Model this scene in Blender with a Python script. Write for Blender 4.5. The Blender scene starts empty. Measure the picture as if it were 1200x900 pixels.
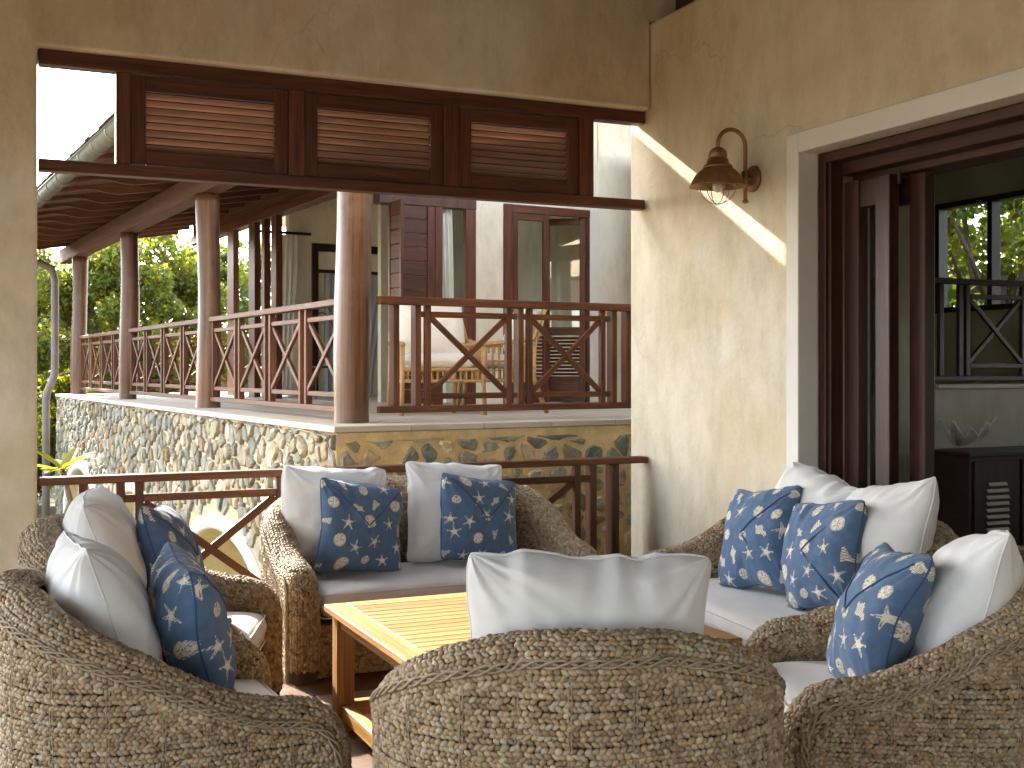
import bpy, math, numpy as np
from mathutils import Vector, Matrix, Euler

# ------------------------------------------------------------------ camera, world, sun, exposure
scene = bpy.context.scene
R_ = math.radians
cam_data = bpy.data.cameras.new('camera')
cam = bpy.data.objects.new('camera', cam_data)
scene.collection.objects.link(cam)
cam.location = (0, 0, 1.6)
cam.rotation_euler = (R_(90), 0, R_(-24.38))
cam_data.sensor_width = 36.0
cam_data.lens = 36.0 * 1374.2 / 1200.0
cam_data.shift_y = -(450 - 433.2) / 1200.0
cam_data.clip_end = 3000
cam_data.clip_start = 0.05
scene.camera = cam

SUN_DIR = Vector((-0.252, 1.0, 0.595)).normalized()      # towards the sun
sun_el = math.asin(SUN_DIR.z)
sun_az = math.atan2(SUN_DIR.x, SUN_DIR.y)               # from +Y towards +X
world = bpy.data.worlds.new('World')
scene.world = world
world.use_nodes = True
wn = world.node_tree.nodes; wl = world.node_tree.links
wn.clear()
wo = wn.new('ShaderNodeOutputWorld'); wb = wn.new('ShaderNodeBackground')
sky = wn.new('ShaderNodeTexSky'); sky.sky_type = 'NISHITA'; sky.sun_disc = False
sky.sun_elevation = sun_el; sky.sun_rotation = sun_az
sky.air_density = 1.0; sky.dust_density = 1.4; sky.ozone_density = 1.0
# thin high cloud: the sky colour goes partly to its own grey value
hs = wn.new('ShaderNodeHueSaturation'); hs.inputs['Saturation'].default_value = 0.16
tc = wn.new('ShaderNodeTexCoord'); cn = wn.new('ShaderNodeTexNoise')
cn.inputs['Scale'].default_value = 3.2; cn.inputs['Detail'].default_value = 7; cn.inputs['Roughness'].default_value = 0.6
cr = wn.new('ShaderNodeValToRGB'); cr.color_ramp.elements[0].position = 0.30; cr.color_ramp.elements[1].position = 0.62
mx = wn.new('ShaderNodeMix'); mx.data_type = 'RGBA'
wl.new(tc.outputs['Generated'], cn.inputs['Vector']); wl.new(cn.outputs['Fac'], cr.inputs['Fac'])
wl.new(sky.outputs['Color'], hs.inputs['Color'])
wl.new(cr.outputs['Color'], mx.inputs['Factor']); wl.new(sky.outputs['Color'], mx.inputs['A']); wl.new(hs.outputs['Color'], mx.inputs['B'])
wl.new(mx.outputs['Result'], wb.inputs['Color']); wb.inputs['Strength'].default_value = 0.15
wl.new(wb.outputs['Background'], wo.inputs['Surface'])

sun_data = bpy.data.lights.new('sun', 'SUN')
sun_data.energy = 2.4; sun_data.angle = R_(0.6); sun_data.color = (1.0, 0.92, 0.79)
sun = bpy.data.objects.new('sun', sun_data); scene.collection.objects.link(sun)
sun.rotation_euler = SUN_DIR.to_track_quat('Z', 'Y').to_euler()
sun.location = (-6, 22, 14)

scene.view_settings.view_transform = 'Standard'
scene.view_settings.look = 'None'
scene.view_settings.exposure = 3.15
scene.view_settings.gamma = 1.0
scene.view_settings.use_curve_mapping = False
scene.render.engine = 'CYCLES'
scene.cycles.use_denoising = True
scene.cycles.max_bounces = 7
scene.cycles.diffuse_bounces = 5
scene.cycles.glossy_bounces = 4
scene.cycles.transmission_bounces = 6
scene.cycles.transparent_max_bounces = 12
scene.cycles.sample_clamp_indirect = 6.0
scene.cycles.use_adaptive_sampling = True
scene.cycles.adaptive_threshold = 0.025
scene.cycles.caustics_reflective = False
scene.cycles.caustics_refractive = False

# ------------------------------------------------------------------ helpers
COL = scene.collection
RNG = np.random.default_rng(7)

def unit(v):
    v = np.asarray(v, float); return v / (np.linalg.norm(v, axis=-1, keepdims=True) + 1e-12)

class MB:
    """collects geometry; gr = grain coordinates, col = colour per vertex"""
    def __init__(self):
        self.v = []; self.f = []; self.gr = []; self.col = []; self.n = 0; self.bulk = []
    def add(self, v, f, gr=None, col=None):
        v = np.asarray(v, float).reshape(-1, 3)
        self.v.append(v)
        self.gr.append(np.asarray(gr, float) if gr is not None else v.copy())
        c = np.ones((len(v), 3)) if col is None else np.broadcast_to(np.asarray(col, float), (len(v), 3))
        self.col.append(c)
        if isinstance(f, np.ndarray):
            self.bulk.append(f + self.n)
        else:
            self.f.extend([tuple(i + self.n for i in q) for q in f])
        self.n += len(v)
        return self
    def box(self, lo, hi, bev=0.004, col=None, M=None):
        a_, b_ = np.asarray(lo, float), np.asarray(hi, float)
        lo = np.minimum(a_, b_); hi = np.maximum(a_, b_)
        return self.obox((lo + hi) / 2, hi - lo, np.eye(3), bev, col)
    def obox(self, c, s, A, bev=0.004, col=None):
        """chamfered box: centre c, size s, axes A (rows)"""
        s = np.asarray(s, float) / 2; b = min(bev, s.min() * 0.45)
        vs = []; idx = {}
        for sx in (-1, 1):
            for sy in (-1, 1):
                for sz in (-1, 1):
                    for k in range(3):
                        p = np.array([sx, sy, sz]) * s
                        for j in range(3):
                            if j != k: p[j] -= np.sign(p[j]) * b
                        idx[(sx, sy, sz, k)] = len(vs); vs.append(p)
        vs = np.array(vs); fs = []
        for k in range(3):
            o = [j for j in range(3) if j != k]
            for sg in (-1, 1):
                q = []
                for (a, d) in ((-1, -1), (1, -1), (1, 1), (-1, 1)):
                    t = [0, 0, 0]; t[k] = sg; t[o[0]] = a; t[o[1]] = d; q.append(idx[(*t, k)])
                flip = (sg < 0) ^ (k == 1)
                fs.append(q[::-1] if flip else q)
        for k in range(3):            # edges along axis k
            o = [j for j in range(3) if j != k]
            for a in (-1, 1):
                for d in (-1, 1):
                    def I(e, w):
                        t = [0, 0, 0]; t[k] = e; t[o[0]] = a; t[o[1]] = d; return idx[(*t, w)]
                    q = [I(-1, o[0]), I(1, o[0]), I(1, o[1]), I(-1, o[1])]
                    fs.append(q)
        for sx in (-1, 1):
            for sy in (-1, 1):
                for sz in (-1, 1):
                    fs.append([idx[(sx, sy, sz, k)] for k in range(3)])
        L = int(np.argmax(s)); o = [j for j in range(3) if j != L]
        gr = np.stack([vs[:, L], vs[:, o[0]], vs[:, o[1]]], 1) + RNG.uniform(-50, 50, 3)
        # consistent outward winding
        out = []
        for q in fs:
            p = vs[list(q)]; n = np.cross(p[1] - p[0], p[2] - p[0])
            out.append(tuple(q) if n @ p.mean(0) > 0 else tuple(q[::-1]))
        return self.add(np.asarray(c, float) + vs @ np.asarray(A, float), out, gr, col)
    def beam(self, p0, p1, w, h, up=(0, 0, 1), bev=0.004, col=None):
        """bar from p0 to p1, w across, h along up"""
        p0 = np.asarray(p0, float); p1 = np.asarray(p1, float); d = p1 - p0; L = np.linalg.norm(d); x = d / L
        up = np.asarray(up, float)
        if abs(x @ up) > 0.98: up = np.array([0, 1.0, 0])
        y = unit(np.cross(up, x)); z = np.cross(x, y)
        return self.obox((p0 + p1) / 2, (L, w, h), np.array([x, y, z]), bev, col)
    def tube(self, path, r, seg=8, cap=True, col=None):
        P = np.asarray(path, float); n = len(P)
        r = np.broadcast_to(np.asarray(r, float), (n,))
        T = unit(np.gradient(P, axis=0))
        N = np.zeros_like(P); ref = np.array([0, 0, 1.0]) if abs(T[0][2]) < 0.9 else np.array([1.0, 0, 0])
        N[0] = unit(np.cross(T[0], ref))
        for i in range(1, n):
            q = N[i - 1] - T[i] * (N[i - 1] @ T[i]); N[i] = unit(q)
        Bn = np.cross(T, N)
        a = np.arange(seg) * 2 * math.pi / seg
        ring = P[:, None] + r[:, None, None] * (np.cos(a)[None, :, None] * N[:, None] + np.sin(a)[None, :, None] * Bn[:, None])
        ln = np.concatenate([[0], np.cumsum(np.linalg.norm(np.diff(P, axis=0), axis=1))])
        gr = np.stack([np.repeat(ln, seg), np.tile(np.cos(a), n) * np.repeat(r, seg), np.tile(np.sin(a), n) * np.repeat(r, seg)], 1) + RNG.uniform(-50, 50, 3)
        i = np.arange(n - 1)[:, None] * seg; j = np.arange(seg)[None]; k = (j + 1) % seg
        F = np.stack([i + j, i + k, i + seg + k, i + seg + j], -1).reshape(-1, 4)
        fs = [tuple(q) for q in F.tolist()]
        if cap:
            fs.append(tuple(range(seg))[::-1]); fs.append(tuple(range((n - 1) * seg, n * seg)))
        return self.add(ring.reshape(-1, 3), fs, gr, col)
    def lathe(self, prof, c=(0, 0, 0), seg=32, axis='z', col=None):
        prof = np.asarray(prof, float); n = len(prof)
        a = np.arange(seg) * 2 * math.pi / seg
        v = np.stack([prof[:, None, 0] * np.cos(a), prof[:, None, 0] * np.sin(a), np.repeat(prof[:, 1:2], seg, 1)], -1).reshape(-1, 3)
        if axis == 'x': v = v[:, [2, 0, 1]]
        if axis == 'y': v = v[:, [1, 2, 0]]
        i = np.arange(n - 1)[:, None] * seg; j = np.arange(seg)[None]; k = (j + 1) % seg
        F = np.stack([i + j, i + k, i + seg + k, i + seg + j], -1).reshape(-1, 4)
        return self.add(v + np.asarray(c, float), [tuple(q) for q in F.tolist()], None, col)
    def grid(self, P, col=None, gr=None):
        """P: (m,n,3) points"""
        m, n = P.shape[:2]
        i = np.arange(m - 1)[:, None] * n; j = np.arange(n - 1)[None]
        F = np.stack([i + j, i + n + j, i + n + j + 1, i + j + 1], -1).reshape(-1, 4)
        return self.add(P.reshape(-1, 3), F, gr, None if col is None else np.asarray(col).reshape(-1, 3) if np.ndim(col) > 1 else col)
    def prism(self, poly, lo, hi, axis):
        """poly: 2d points (closed, ccw); extruded from lo to hi along axis index"""
        poly = np.asarray(poly, float); n = len(poly)
        def P(t):
            o = [j for j in range(3) if j != axis]
            q = np.zeros((n, 3)); q[:, o[0]] = poly[:, 0]; q[:, o[1]] = poly[:, 1]; q[:, axis] = t; return q
        v = np.vstack([P(lo), P(hi)])
        fs = [tuple(range(n)), tuple(range(2 * n - 1, n - 1, -1))]
        for i in range(n):
            j = (i + 1) % n; fs.append((i, i + n, j + n, j))
        return self.add(v, fs)
    def mesh(self, name, smooth=False):
        me = bpy.data.meshes.new(name)
        V = np.vstack(self.v)
        nb = sum(len(b) for b in self.bulk)
        if nb and not self.f and len({b.shape[1] for b in self.bulk}) == 1:
            Fa = np.vstack(self.bulk).astype(np.int32); k = Fa.shape[1]
            me.vertices.add(len(V)); me.vertices.foreach_set('co', V.astype(np.float32).ravel())
            me.loops.add(Fa.size); me.loops.foreach_set('vertex_index', Fa.ravel())
            me.polygons.add(len(Fa)); me.polygons.foreach_set('loop_start', np.arange(0, Fa.size, k, dtype=np.int32))
            me.polygons.foreach_set('loop_total', np.full(len(Fa), k, np.int32))
            me.update(calc_edges=True)
        else:
            fs = list(self.f)
            for b in self.bulk: fs.extend(map(tuple, b.tolist()))
            me.from_pydata(V.tolist(), [], fs)
        a = me.attributes.new('gr', 'FLOAT_VECTOR', 'POINT'); a.data.foreach_set('vector', np.vstack(self.gr).astype(np.float32).ravel())
        C = np.vstack(self.col)
        if not np.allclose(C, 1):
            a = me.attributes.new('col', 'FLOAT_COLOR', 'POINT')
            a.data.foreach_set('color', np.hstack([C, np.ones((len(C), 1))]).astype(np.float32).ravel())
        if smooth: me.polygons.foreach_set('use_smooth', np.ones(len(me.polygons), bool))
        me.update()
        return me
    def build(self, name, mat, parent=None, smooth=False, label=None, cat=None, group=None, kind=None, recalc=False):
        me = self.mesh(name, smooth)
        if recalc:
            import bmesh
            bm = bmesh.new(); bm.from_mesh(me); bmesh.ops.recalc_face_normals(bm, faces=bm.faces); bm.to_mesh(me); bm.free()
        if mat is not None: me.materials.append(mat)
        return link(name, me, parent, label, cat, group, kind)

def link(name, me, parent=None, label=None, cat=None, group=None, kind=None):
    o = bpy.data.objects.new(name, me); COL.objects.link(o)
    if parent is not None: o.parent = parent
    tag(o, label, cat, group, kind)
    return o
def tag(o, label=None, cat=None, group=None, kind=None):
    if label: o['label'] = label
    if cat: o['category'] = cat
    if group: o['group'] = group
    if kind: o['kind'] = kind
    return o
def empty(name, loc=(0, 0, 0), rz=0.0, label=None, cat=None, group=None):
    o = bpy.data.objects.new(name, None); COL.objects.link(o)
    o.location = loc; o.rotation_euler = (0, 0, rz); o.empty_display_size = 0.1
    return tag(o, label, cat, group)
def copy_tree(o, parent=None):
    c = o.copy(); COL.objects.link(c); c.parent = parent
    for ch in o.children: copy_tree(ch, c)
    return c
def bevel(o, w=0.012, seg=3, ang=40):
    m = o.modifiers.new('bevel', 'BEVEL'); m.width = w; m.segments = seg; m.limit_method = 'ANGLE'; m.angle_limit = R_(ang)
    return o

def vnoise(p, seed=0):
    """smooth value noise on (n,3) points"""
    p = np.asarray(p, float); i = np.floor(p).astype(np.int64); f = p - i; u = f * f * (3 - 2 * f)
    def h(a, b, c):
        n = (a * 374761393 + b * 668265263 + c * 2147483647 + seed * 974711) & 0x7fffffff
        n = ((n ^ (n >> 13)) * 1274126177) & 0x7fffffff
        n = (n ^ (n >> 16)) & 0x7fffffff
        return n / 0x7fffffff
    r = 0
    for dx in (0, 1):
        for dy in (0, 1):
            for dz in (0, 1):
                w = (u[..., 0] if dx else 1 - u[..., 0]) * (u[..., 1] if dy else 1 - u[..., 1]) * (u[..., 2] if dz else 1 - u[..., 2])
                r = r + w * h(i[..., 0] + dx, i[..., 1] + dy, i[..., 2] + dz)
    return r * 2 - 1

# ------------------------------------------------------------------ materials
def newmat(name):
    m = bpy.data.materials.new(name); m.use_nodes = True
    nt = m.node_tree; nt.nodes.clear()
    out = nt.nodes.new('ShaderNodeOutputMaterial'); b = nt.nodes.new('ShaderNodeBsdfPrincipled')
    nt.links.new(b.outputs['BSDF'], out.inputs['Surface'])
    return m, nt, b, out
def node(nt, t, **kw):
    n = nt.nodes.new(t)
    for k, v in kw.items():
        if k in n.inputs: n.inputs[k].default_value = v
        else: setattr(n, k, v)
    return n
def ramp(nt, stops, fac):
    r = nt.nodes.new('ShaderNodeValToRGB'); e = r.color_ramp.elements
    while len(e) < len(stops): e.new(0.5)
    for q, (p, c) in zip(e, stops): q.position = p; q.color = (*c, 1)
    nt.links.new(fac, r.inputs['Fac']); return r
def mixc(nt, a, b, fac, mode='MIX'):
    m = nt.nodes.new('ShaderNodeMix'); m.data_type = 'RGBA'; m.blend_type = mode
    for s, v in (('A', a), ('B', b)):
        if isinstance(v, tuple): m.inputs[s].default_value = (*v, 1)
        else: nt.links.new(v, m.inputs[s])
    if isinstance(fac, (int, float)): m.inputs['Factor'].default_value = fac
    else: nt.links.new(fac, m.inputs['Factor'])
    return m.outputs['Result']
def bump(nt, b, h, strength, dist):
    n = node(nt, 'ShaderNodeBump'); n.inputs['Strength'].default_value = strength; n.inputs['Distance'].default_value = dist
    nt.links.new(h, n.inputs['Height']); nt.links.new(n.outputs['Normal'], b.inputs['Normal']); return n

def wood(name, dark, mid, light, rough=0.4, coat=0.0, scale=1.0, weather=None):
    m, nt, b, out = newmat(name); b.inputs['Specular IOR Level'].default_value = 0.35
    at = node(nt, 'ShaderNodeAttribute', attribute_name='gr')
    mp = node(nt, 'ShaderNodeMapping'); mp.inputs['Scale'].default_value = (1.6 * scale, 26 * scale, 26 * scale)
    nt.links.new(at.outputs['Vector'], mp.inputs['Vector'])
    n1 = node(nt, 'ShaderNodeTexNoise', Scale=1.0, Detail=6.0, Roughness=0.62, Distortion=0.5); nt.links.new(mp.outputs['Vector'], n1.inputs['Vector'])
    mp2 = node(nt, 'ShaderNodeMapping'); mp2.inputs['Scale'].default_value = (3 * scale, 150 * scale, 150 * scale)
    nt.links.new(at.outputs['Vector'], mp2.inputs['Vector'])
    n2 = node(nt, 'ShaderNodeTexNoise', Scale=1.0, Detail=3.0); nt.links.new(mp2.outputs['Vector'], n2.inputs['Vector'])
    r = ramp(nt, [(0.28, dark), (0.5, mid), (0.74, light)], n1.outputs['Fac'])
    c = mixc(nt, r.outputs['Color'], (0.5, 0.5, 0.5), 0.0)
    fine = ramp(nt, [(0.32, (0.55, 0.54, 0.53)), (0.5, (0.95, 0.95, 0.95)), (0.66, (1.18, 1.18, 1.18))], n2.outputs['Fac'])
    c = mixc(nt, r.outputs['Color'], fine.outputs['Color'], 0.8, 'MULTIPLY')
    oi = node(nt, 'ShaderNodeObjectInfo'); rv = ramp(nt, [(0.0, (0.80, 0.79, 0.78)), (1.0, (1.16, 1.14, 1.12))], oi.outputs['Random'])
    c = mixc(nt, c, rv.outputs['Color'], 1.0, 'MULTIPLY')
    if weather:
        n3 = node(nt, 'ShaderNodeTexNoise', Scale=2.2, Detail=5.0, Roughness=0.65)
        tcn = node(nt, 'ShaderNodeTexCoord'); nt.links.new(tcn.outputs['Object'], n3.inputs['Vector'])
        wr = ramp(nt, [(0.5, (0, 0, 0)), (0.72, (1, 1, 1))], n3.outputs['Fac'])
        c = mixc(nt, c, weather, wr.outputs['Color'])
    nt.links.new(c, b.inputs['Base Color'])
    rr = node(nt, 'ShaderNodeMapRange'); rr.inputs['To Min'].default_value = rough - 0.1; rr.inputs['To Max'].default_value = rough + 0.15
    nt.links.new(n1.outputs['Fac'], rr.inputs['Value']); nt.links.new(rr.outputs['Result'], b.inputs['Roughness'])
    b.inputs['Coat Weight'].default_value = coat; b.inputs['Coat Roughness'].default_value = 0.25
    bump(nt, b, n2.outputs['Fac'], 0.25, 0.002)
    return m

def plaster(name, c1, c2, c3, sc=1.0):
    m, nt, b, out = newmat(name)
    g = node(nt, 'ShaderNodeNewGeometry')
    n1 = node(nt, 'ShaderNodeTexNoise', Scale=1.1 * sc, Detail=5.0, Roughness=0.62, Distortion=0.6); nt.links.new(g.outputs['Position'], n1.inputs['Vector'])
    mp = node(nt, 'ShaderNodeMapping'); mp.inputs['Scale'].default_value = (2.6, 2.6, 1.1); nt.links.new(g.outputs['Position'], mp.inputs['Vector'])
    n2 = node(nt, 'ShaderNodeTexNoise', Scale=2.0 * sc, Detail=8.0, Roughness=0.7); nt.links.new(mp.outputs['Vector'], n2.inputs['Vector'])
    r1 = ramp(nt, [(0.34, c1), (0.52, c2), (0.68, c3)], n1.outputs['Fac'])
    r2 = ramp(nt, [(0.28, (0.74, 0.735, 0.70)), (0.5, (0.98, 0.98, 0.97)), (0.72, (1.12, 1.12, 1.13))], n2.outputs['Fac'])
    c = mixc(nt, r1.outputs['Color'], r2.outputs['Color'], 0.8, 'MULTIPLY')
    nt.links.new(c, b.inputs['Base Color']); b.inputs['Roughness'].default_value = 0.85
    n3 = node(nt, 'ShaderNodeTexNoise', Scale=38.0, Detail=6.0); nt.links.new(g.outputs['Position'], n3.inputs['Vector'])
    n4 = node(nt, 'ShaderNodeTexNoise', Scale=5.0, Detail=3.0); nt.links.new(g.outputs['Position'], n4.inputs['Vector'])
    ad = node(nt, 'ShaderNodeMath', operation='MULTIPLY_ADD'); nt.links.new(n4.outputs['Fac'], ad.inputs[0]); ad.inputs[1].default_value = 4.0; nt.links.new(n3.outputs['Fac'], ad.inputs[2])
    wv = node(nt, 'ShaderNodeMapping'); wv.inputs['Scale'].default_value = (7, 7, 2.2); wv.inputs['Rotation'].default_value = (0.5, 0.3, 0.2); nt.links.new(g.outputs['Position'], wv.inputs['Vector'])
    n5 = node(nt, 'ShaderNodeTexNoise', Scale=1.0, Detail=4.0, Distortion=1.2); nt.links.new(wv.outputs['Vector'], n5.inputs['Vector'])
    ad2 = node(nt, 'ShaderNodeMath', operation='MULTIPLY_ADD'); nt.links.new(n5.outputs['Fac'], ad2.inputs[0]); ad2.inputs[1].default_value = 2.5; nt.links.new(ad.outputs['Value'], ad2.inputs[2])
    bump(nt, b, ad2.outputs['Value'], 0.45, 0.0045)
    vd = node(nt, 'ShaderNodeTexVoronoi', feature='DISTANCE_TO_EDGE', Scale=0.9)
    dn = node(nt, 'ShaderNodeTexNoise', Scale=2.5, Detail=5.0); nt.links.new(g.outputs['Position'], dn.inputs['Vector'])
    dm = mixc(nt, g.outputs['Position'], dn.outputs['Color'], 0.45, 'ADD'); nt.links.new(dm, vd.inputs['Vector'])
    ck = ramp(nt, [(0.0, (0.80, 0.77, 0.72)), (0.006, (1, 1, 1))], vd.outputs['Distance'])
    nm = node(nt, 'ShaderNodeTexNoise', Scale=0.8, Detail=2.0); nt.links.new(g.outputs['Position'], nm.inputs['Vector'])
    nr = ramp(nt, [(0.5, (0, 0, 0)), (0.62, (1, 1, 1))], nm.outputs['Fac'])
    ckc = mixc(nt, (1, 1, 1), ck.outputs['Color'], nr.outputs['Color'])
    nt.links.new(mixc(nt, c, ckc, 1.0, 'MULTIPLY'), b.inputs['Base Color'])
    return m

def simple(name, c, rough=0.6, metal=0.0, var=0.12, scale=9.0, bumps=0.15, bd=0.002, attr=False, sheen=0.0, spec=0.5):
    m, nt, b, out = newmat(name)
    tcn = node(nt, 'ShaderNodeTexCoord')
    n1 = node(nt, 'ShaderNodeTexNoise', Scale=scale, Detail=6.0, Roughness=0.6); nt.links.new(tcn.outputs['Object'], n1.inputs['Vector'])
    r = ramp(nt, [(0.3, (1 - var,) * 3), (0.7, (1 + var * 0.6,) * 3)], n1.outputs['Fac'])
    if attr:
        at = node(nt, 'ShaderNodeAttribute', attribute_name='col'); base = at.outputs['Color']
        base = mixc(nt, base, c, 1.0, 'MULTIPLY')
    else: base = c
    col = mixc(nt, base, r.outputs['Color'], 1.0, 'MULTIPLY')
    nt.links.new(col, b.inputs['Base Color'])
    b.inputs['Roughness'].default_value = rough; b.inputs['Metallic'].default_value = metal
    b.inputs['Sheen Weight'].default_value = sheen; b.inputs['Specular IOR Level'].default_value = spec
    n2 = node(nt, 'ShaderNodeTexNoise', Scale=scale * 7, Detail=5.0); nt.links.new(tcn.outputs['Object'], n2.inputs['Vector'])
    if bumps: bump(nt, b, n2.outputs['Fac'], bumps, bd)
    return m

def fabric(name, c, attr=False):
    m, nt, b, out = newmat(name)
    tcn = node(nt, 'ShaderNodeTexCoord')
    if attr:
        at = node(nt, 'ShaderNodeAttribute', attribute_name='col'); base = at.outputs['Color']
    else: base = c
    n1 = node(nt, 'ShaderNodeTexNoise', Scale=7.0, Detail=4.0); nt.links.new(tcn.outputs['Object'], n1.inputs['Vector'])
    r = ramp(nt, [(0.3, (0.93, 0.93, 0.93)), (0.7, (1.03, 1.03, 1.03))], n1.outputs['Fac'])
    col = mixc(nt, base, r.outputs['Color'], 1.0, 'MULTIPLY'); nt.links.new(col, b.inputs['Base Color'])
    b.inputs['Roughness'].default_value = 0.9; b.inputs['Sheen Weight'].default_value = 0.15; b.inputs['Specular IOR Level'].default_value = 0.2
    n2 = node(nt, 'ShaderNodeTexNoise', Scale=420.0, Detail=2.0); nt.links.new(tcn.outputs['Object'], n2.inputs['Vector'])
    n3 = node(nt, 'ShaderNodeTexNoise', Scale=13.0, Detail=4.0, Distortion=0.8); nt.links.new(tcn.outputs['Object'], n3.inputs['Vector'])
    ad = node(nt, 'ShaderNodeMath', operation='MULTIPLY_ADD'); nt.links.new(n3.outputs['Fac'], ad.inputs[0]); ad.inputs[1].default_value = 6.0; nt.links.new(n2.outputs['Fac'], ad.inputs[2])
    bump(nt, b, ad.outputs['Value'], 0.3, 0.0015)
    return m

def glassmat(name, tint=(0.95, 0.97, 0.96), ior=1.5, haze=0.0):
    m, nt, b, out = newmat(name); nt.nodes.remove(b)
    tr = node(nt, 'ShaderNodeBsdfTransparent'); tr.inputs['Color'].default_value = (*tint, 1)
    gl = node(nt, 'ShaderNodeBsdfGlossy'); gl.inputs['Roughness'].default_value = 0.02
    fr = node(nt, 'ShaderNodeFresnel'); fr.inputs['IOR'].default_value = ior
    ge = node(nt, 'ShaderNodeNewGeometry'); mu = node(nt, 'ShaderNodeMath', operation='MULTIPLY'); iv = node(nt, 'ShaderNodeMath', operation='SUBTRACT')
    iv.inputs[0].default_value = 1.0; nt.links.new(ge.outputs['Backfacing'], iv.inputs[1])
    nt.links.new(fr.outputs['Fac'], mu.inputs[0]); nt.links.new(iv.outputs['Value'], mu.inputs[1])
    mxs = node(nt, 'ShaderNodeMixShader'); nt.links.new(mu.outputs['Value'], mxs.inputs['Fac'])
    nt.links.new(tr.outputs['BSDF'], mxs.inputs[1]); nt.links.new(gl.outputs['BSDF'], mxs.inputs[2])
    nt.links.new(mxs.outputs['Shader'], out.inputs['Surface'])
    return m

def leafmat(name):
    m, nt, b, out = newmat(name)
    at = node(nt, 'ShaderNodeAttribute', attribute_name='col')
    nt.links.new(at.outputs['Color'], b.inputs['Base Color']); b.inputs['Roughness'].default_value = 0.45
    tl = node(nt, 'ShaderNodeBsdfTranslucent')
    tint = mixc(nt, at.outputs['Color'], (2.5, 2.2, 0.6), 1.0, 'MULTIPLY'); nt.links.new(tint, tl.inputs['Color'])
    mxs = node(nt, 'ShaderNodeMixShader'); mxs.inputs['Fac'].default_value = 0.5
    nt.links.new(b.outputs['BSDF'], mxs.inputs[1]); nt.links.new(tl.outputs['BSDF'], mxs.inputs[2])
    nt.links.new(mxs.outputs['Shader'], out.inputs['Surface'])
    return m

M_MAHOG = wood('mahogany', (0.050, 0.014, 0.007), (0.105, 0.031, 0.014), (0.165, 0.055, 0.025), rough=0.45, coat=0.05)
M_RAIL = wood('railing_wood', (0.052, 0.018, 0.0075), (0.10, 0.036, 0.015), (0.15, 0.058, 0.026), rough=0.58, coat=0.0)
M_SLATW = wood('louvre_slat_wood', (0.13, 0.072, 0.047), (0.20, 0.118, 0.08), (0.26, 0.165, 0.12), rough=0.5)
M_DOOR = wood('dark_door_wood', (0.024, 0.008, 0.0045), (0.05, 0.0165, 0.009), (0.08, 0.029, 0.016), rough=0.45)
M_POST = wood('post_wood', (0.05, 0.020, 0.009), (0.115, 0.047, 0.020), (0.19, 0.082, 0.036), rough=0.4, coat=0.3, scale=0.45, weather=(0.12, 0.075, 0.05))
M_ROOFW = wood('roof_timber', (0.06, 0.022, 0.011), (0.11, 0.042, 0.021), (0.155, 0.064, 0.035), rough=0.7)
M_TEAK = wood('teak', (0.30, 0.13, 0.036), (0.45, 0.225, 0.068), (0.58, 0.325, 0.112), rough=0.5, scale=0.8)
M_DARKW = wood('dark_cabinet_wood', (0.014, 0.006, 0.004), (0.03, 0.012, 0.007), (0.05, 0.02, 0.012), rough=0.4)
M_PLAST = plaster('limewashed_plaster', (0.615, 0.505, 0.345), (0.685, 0.595, 0.45), (0.735, 0.675, 0.57))
M_PLAST2 = plaster('house_plaster', (0.72, 0.65, 0.53), (0.78, 0.72, 0.60), (0.81, 0.765, 0.67), sc=0.7)
M_TRIM = simple('white_trim_paint', (0.74, 0.70, 0.645), rough=0.7, var=0.07, scale=3, bumps=0.1)
M_WHITE = simple('white_render', (0.62, 0.61, 0.57), rough=0.8, var=0.06, scale=3)
M_VAULT = plaster('vault_render', (0.62, 0.52, 0.32), (0.70, 0.60, 0.40), (0.74, 0.65, 0.46), sc=0.6)
M_STONE = simple('field_stone', (1, 1, 1), rough=0.75, var=0.4, scale=16, bumps=0.6, bd=0.008, attr=True)
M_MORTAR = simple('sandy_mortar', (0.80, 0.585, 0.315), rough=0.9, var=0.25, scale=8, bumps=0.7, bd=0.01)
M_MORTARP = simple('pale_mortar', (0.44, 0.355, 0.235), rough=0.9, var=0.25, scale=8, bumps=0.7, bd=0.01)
M_DECK = simple('pale_deck_stone', (0.50, 0.44, 0.365), rough=0.6, var=0.14, scale=2.5, bumps=0.15)
M_FLOOR = wood('brown_floor_tile', (0.095, 0.048, 0.026), (0.14, 0.075, 0.042), (0.19, 0.11, 0.066), rough=0.5, scale=0.35)
M_JOINT = simple('floor_joint', (0.10, 0.07, 0.05), rough=0.9)
M_WHITEF = fabric('white_cotton', (0.74, 0.725, 0.705))
M_BLUEF = fabric('blue_printed_cotton', (0.1, 0.2, 0.4), attr=True)
M_BLUEP = fabric('blue_cotton', (0.045, 0.085, 0.19))
M_WICK = simple('water_hyacinth_braid', (1, 1, 1), rough=0.6, var=0.16, scale=45, bumps=0.2, bd=0.0015, attr=True)
M_WBASE = simple('wicker_core', (0.07, 0.045, 0.026), rough=0.9)
M_BRONZE = simple('aged_bronze', (0.33, 0.18, 0.085), rough=0.5, metal=0.55, var=0.35, scale=14, bumps=0.2)
M_IRON = simple('dark_iron', (0.04, 0.034, 0.03), rough=0.5, metal=0.6)
M_GUTTER = simple('weathered_gutter', (0.10, 0.10, 0.085), rough=0.6, var=0.35, scale=5)
M_PIPE = simple('brown_grey_pipe', (0.17, 0.145, 0.13), rough=0.5, var=0.2, scale=4)
M_TILE = simple('roof_shingle', (0.11, 0.085, 0.065), rough=0.8, var=0.35, scale=4, bumps=0.5, bd=0.01)
M_GLASS = glassmat('window_glass')
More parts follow.
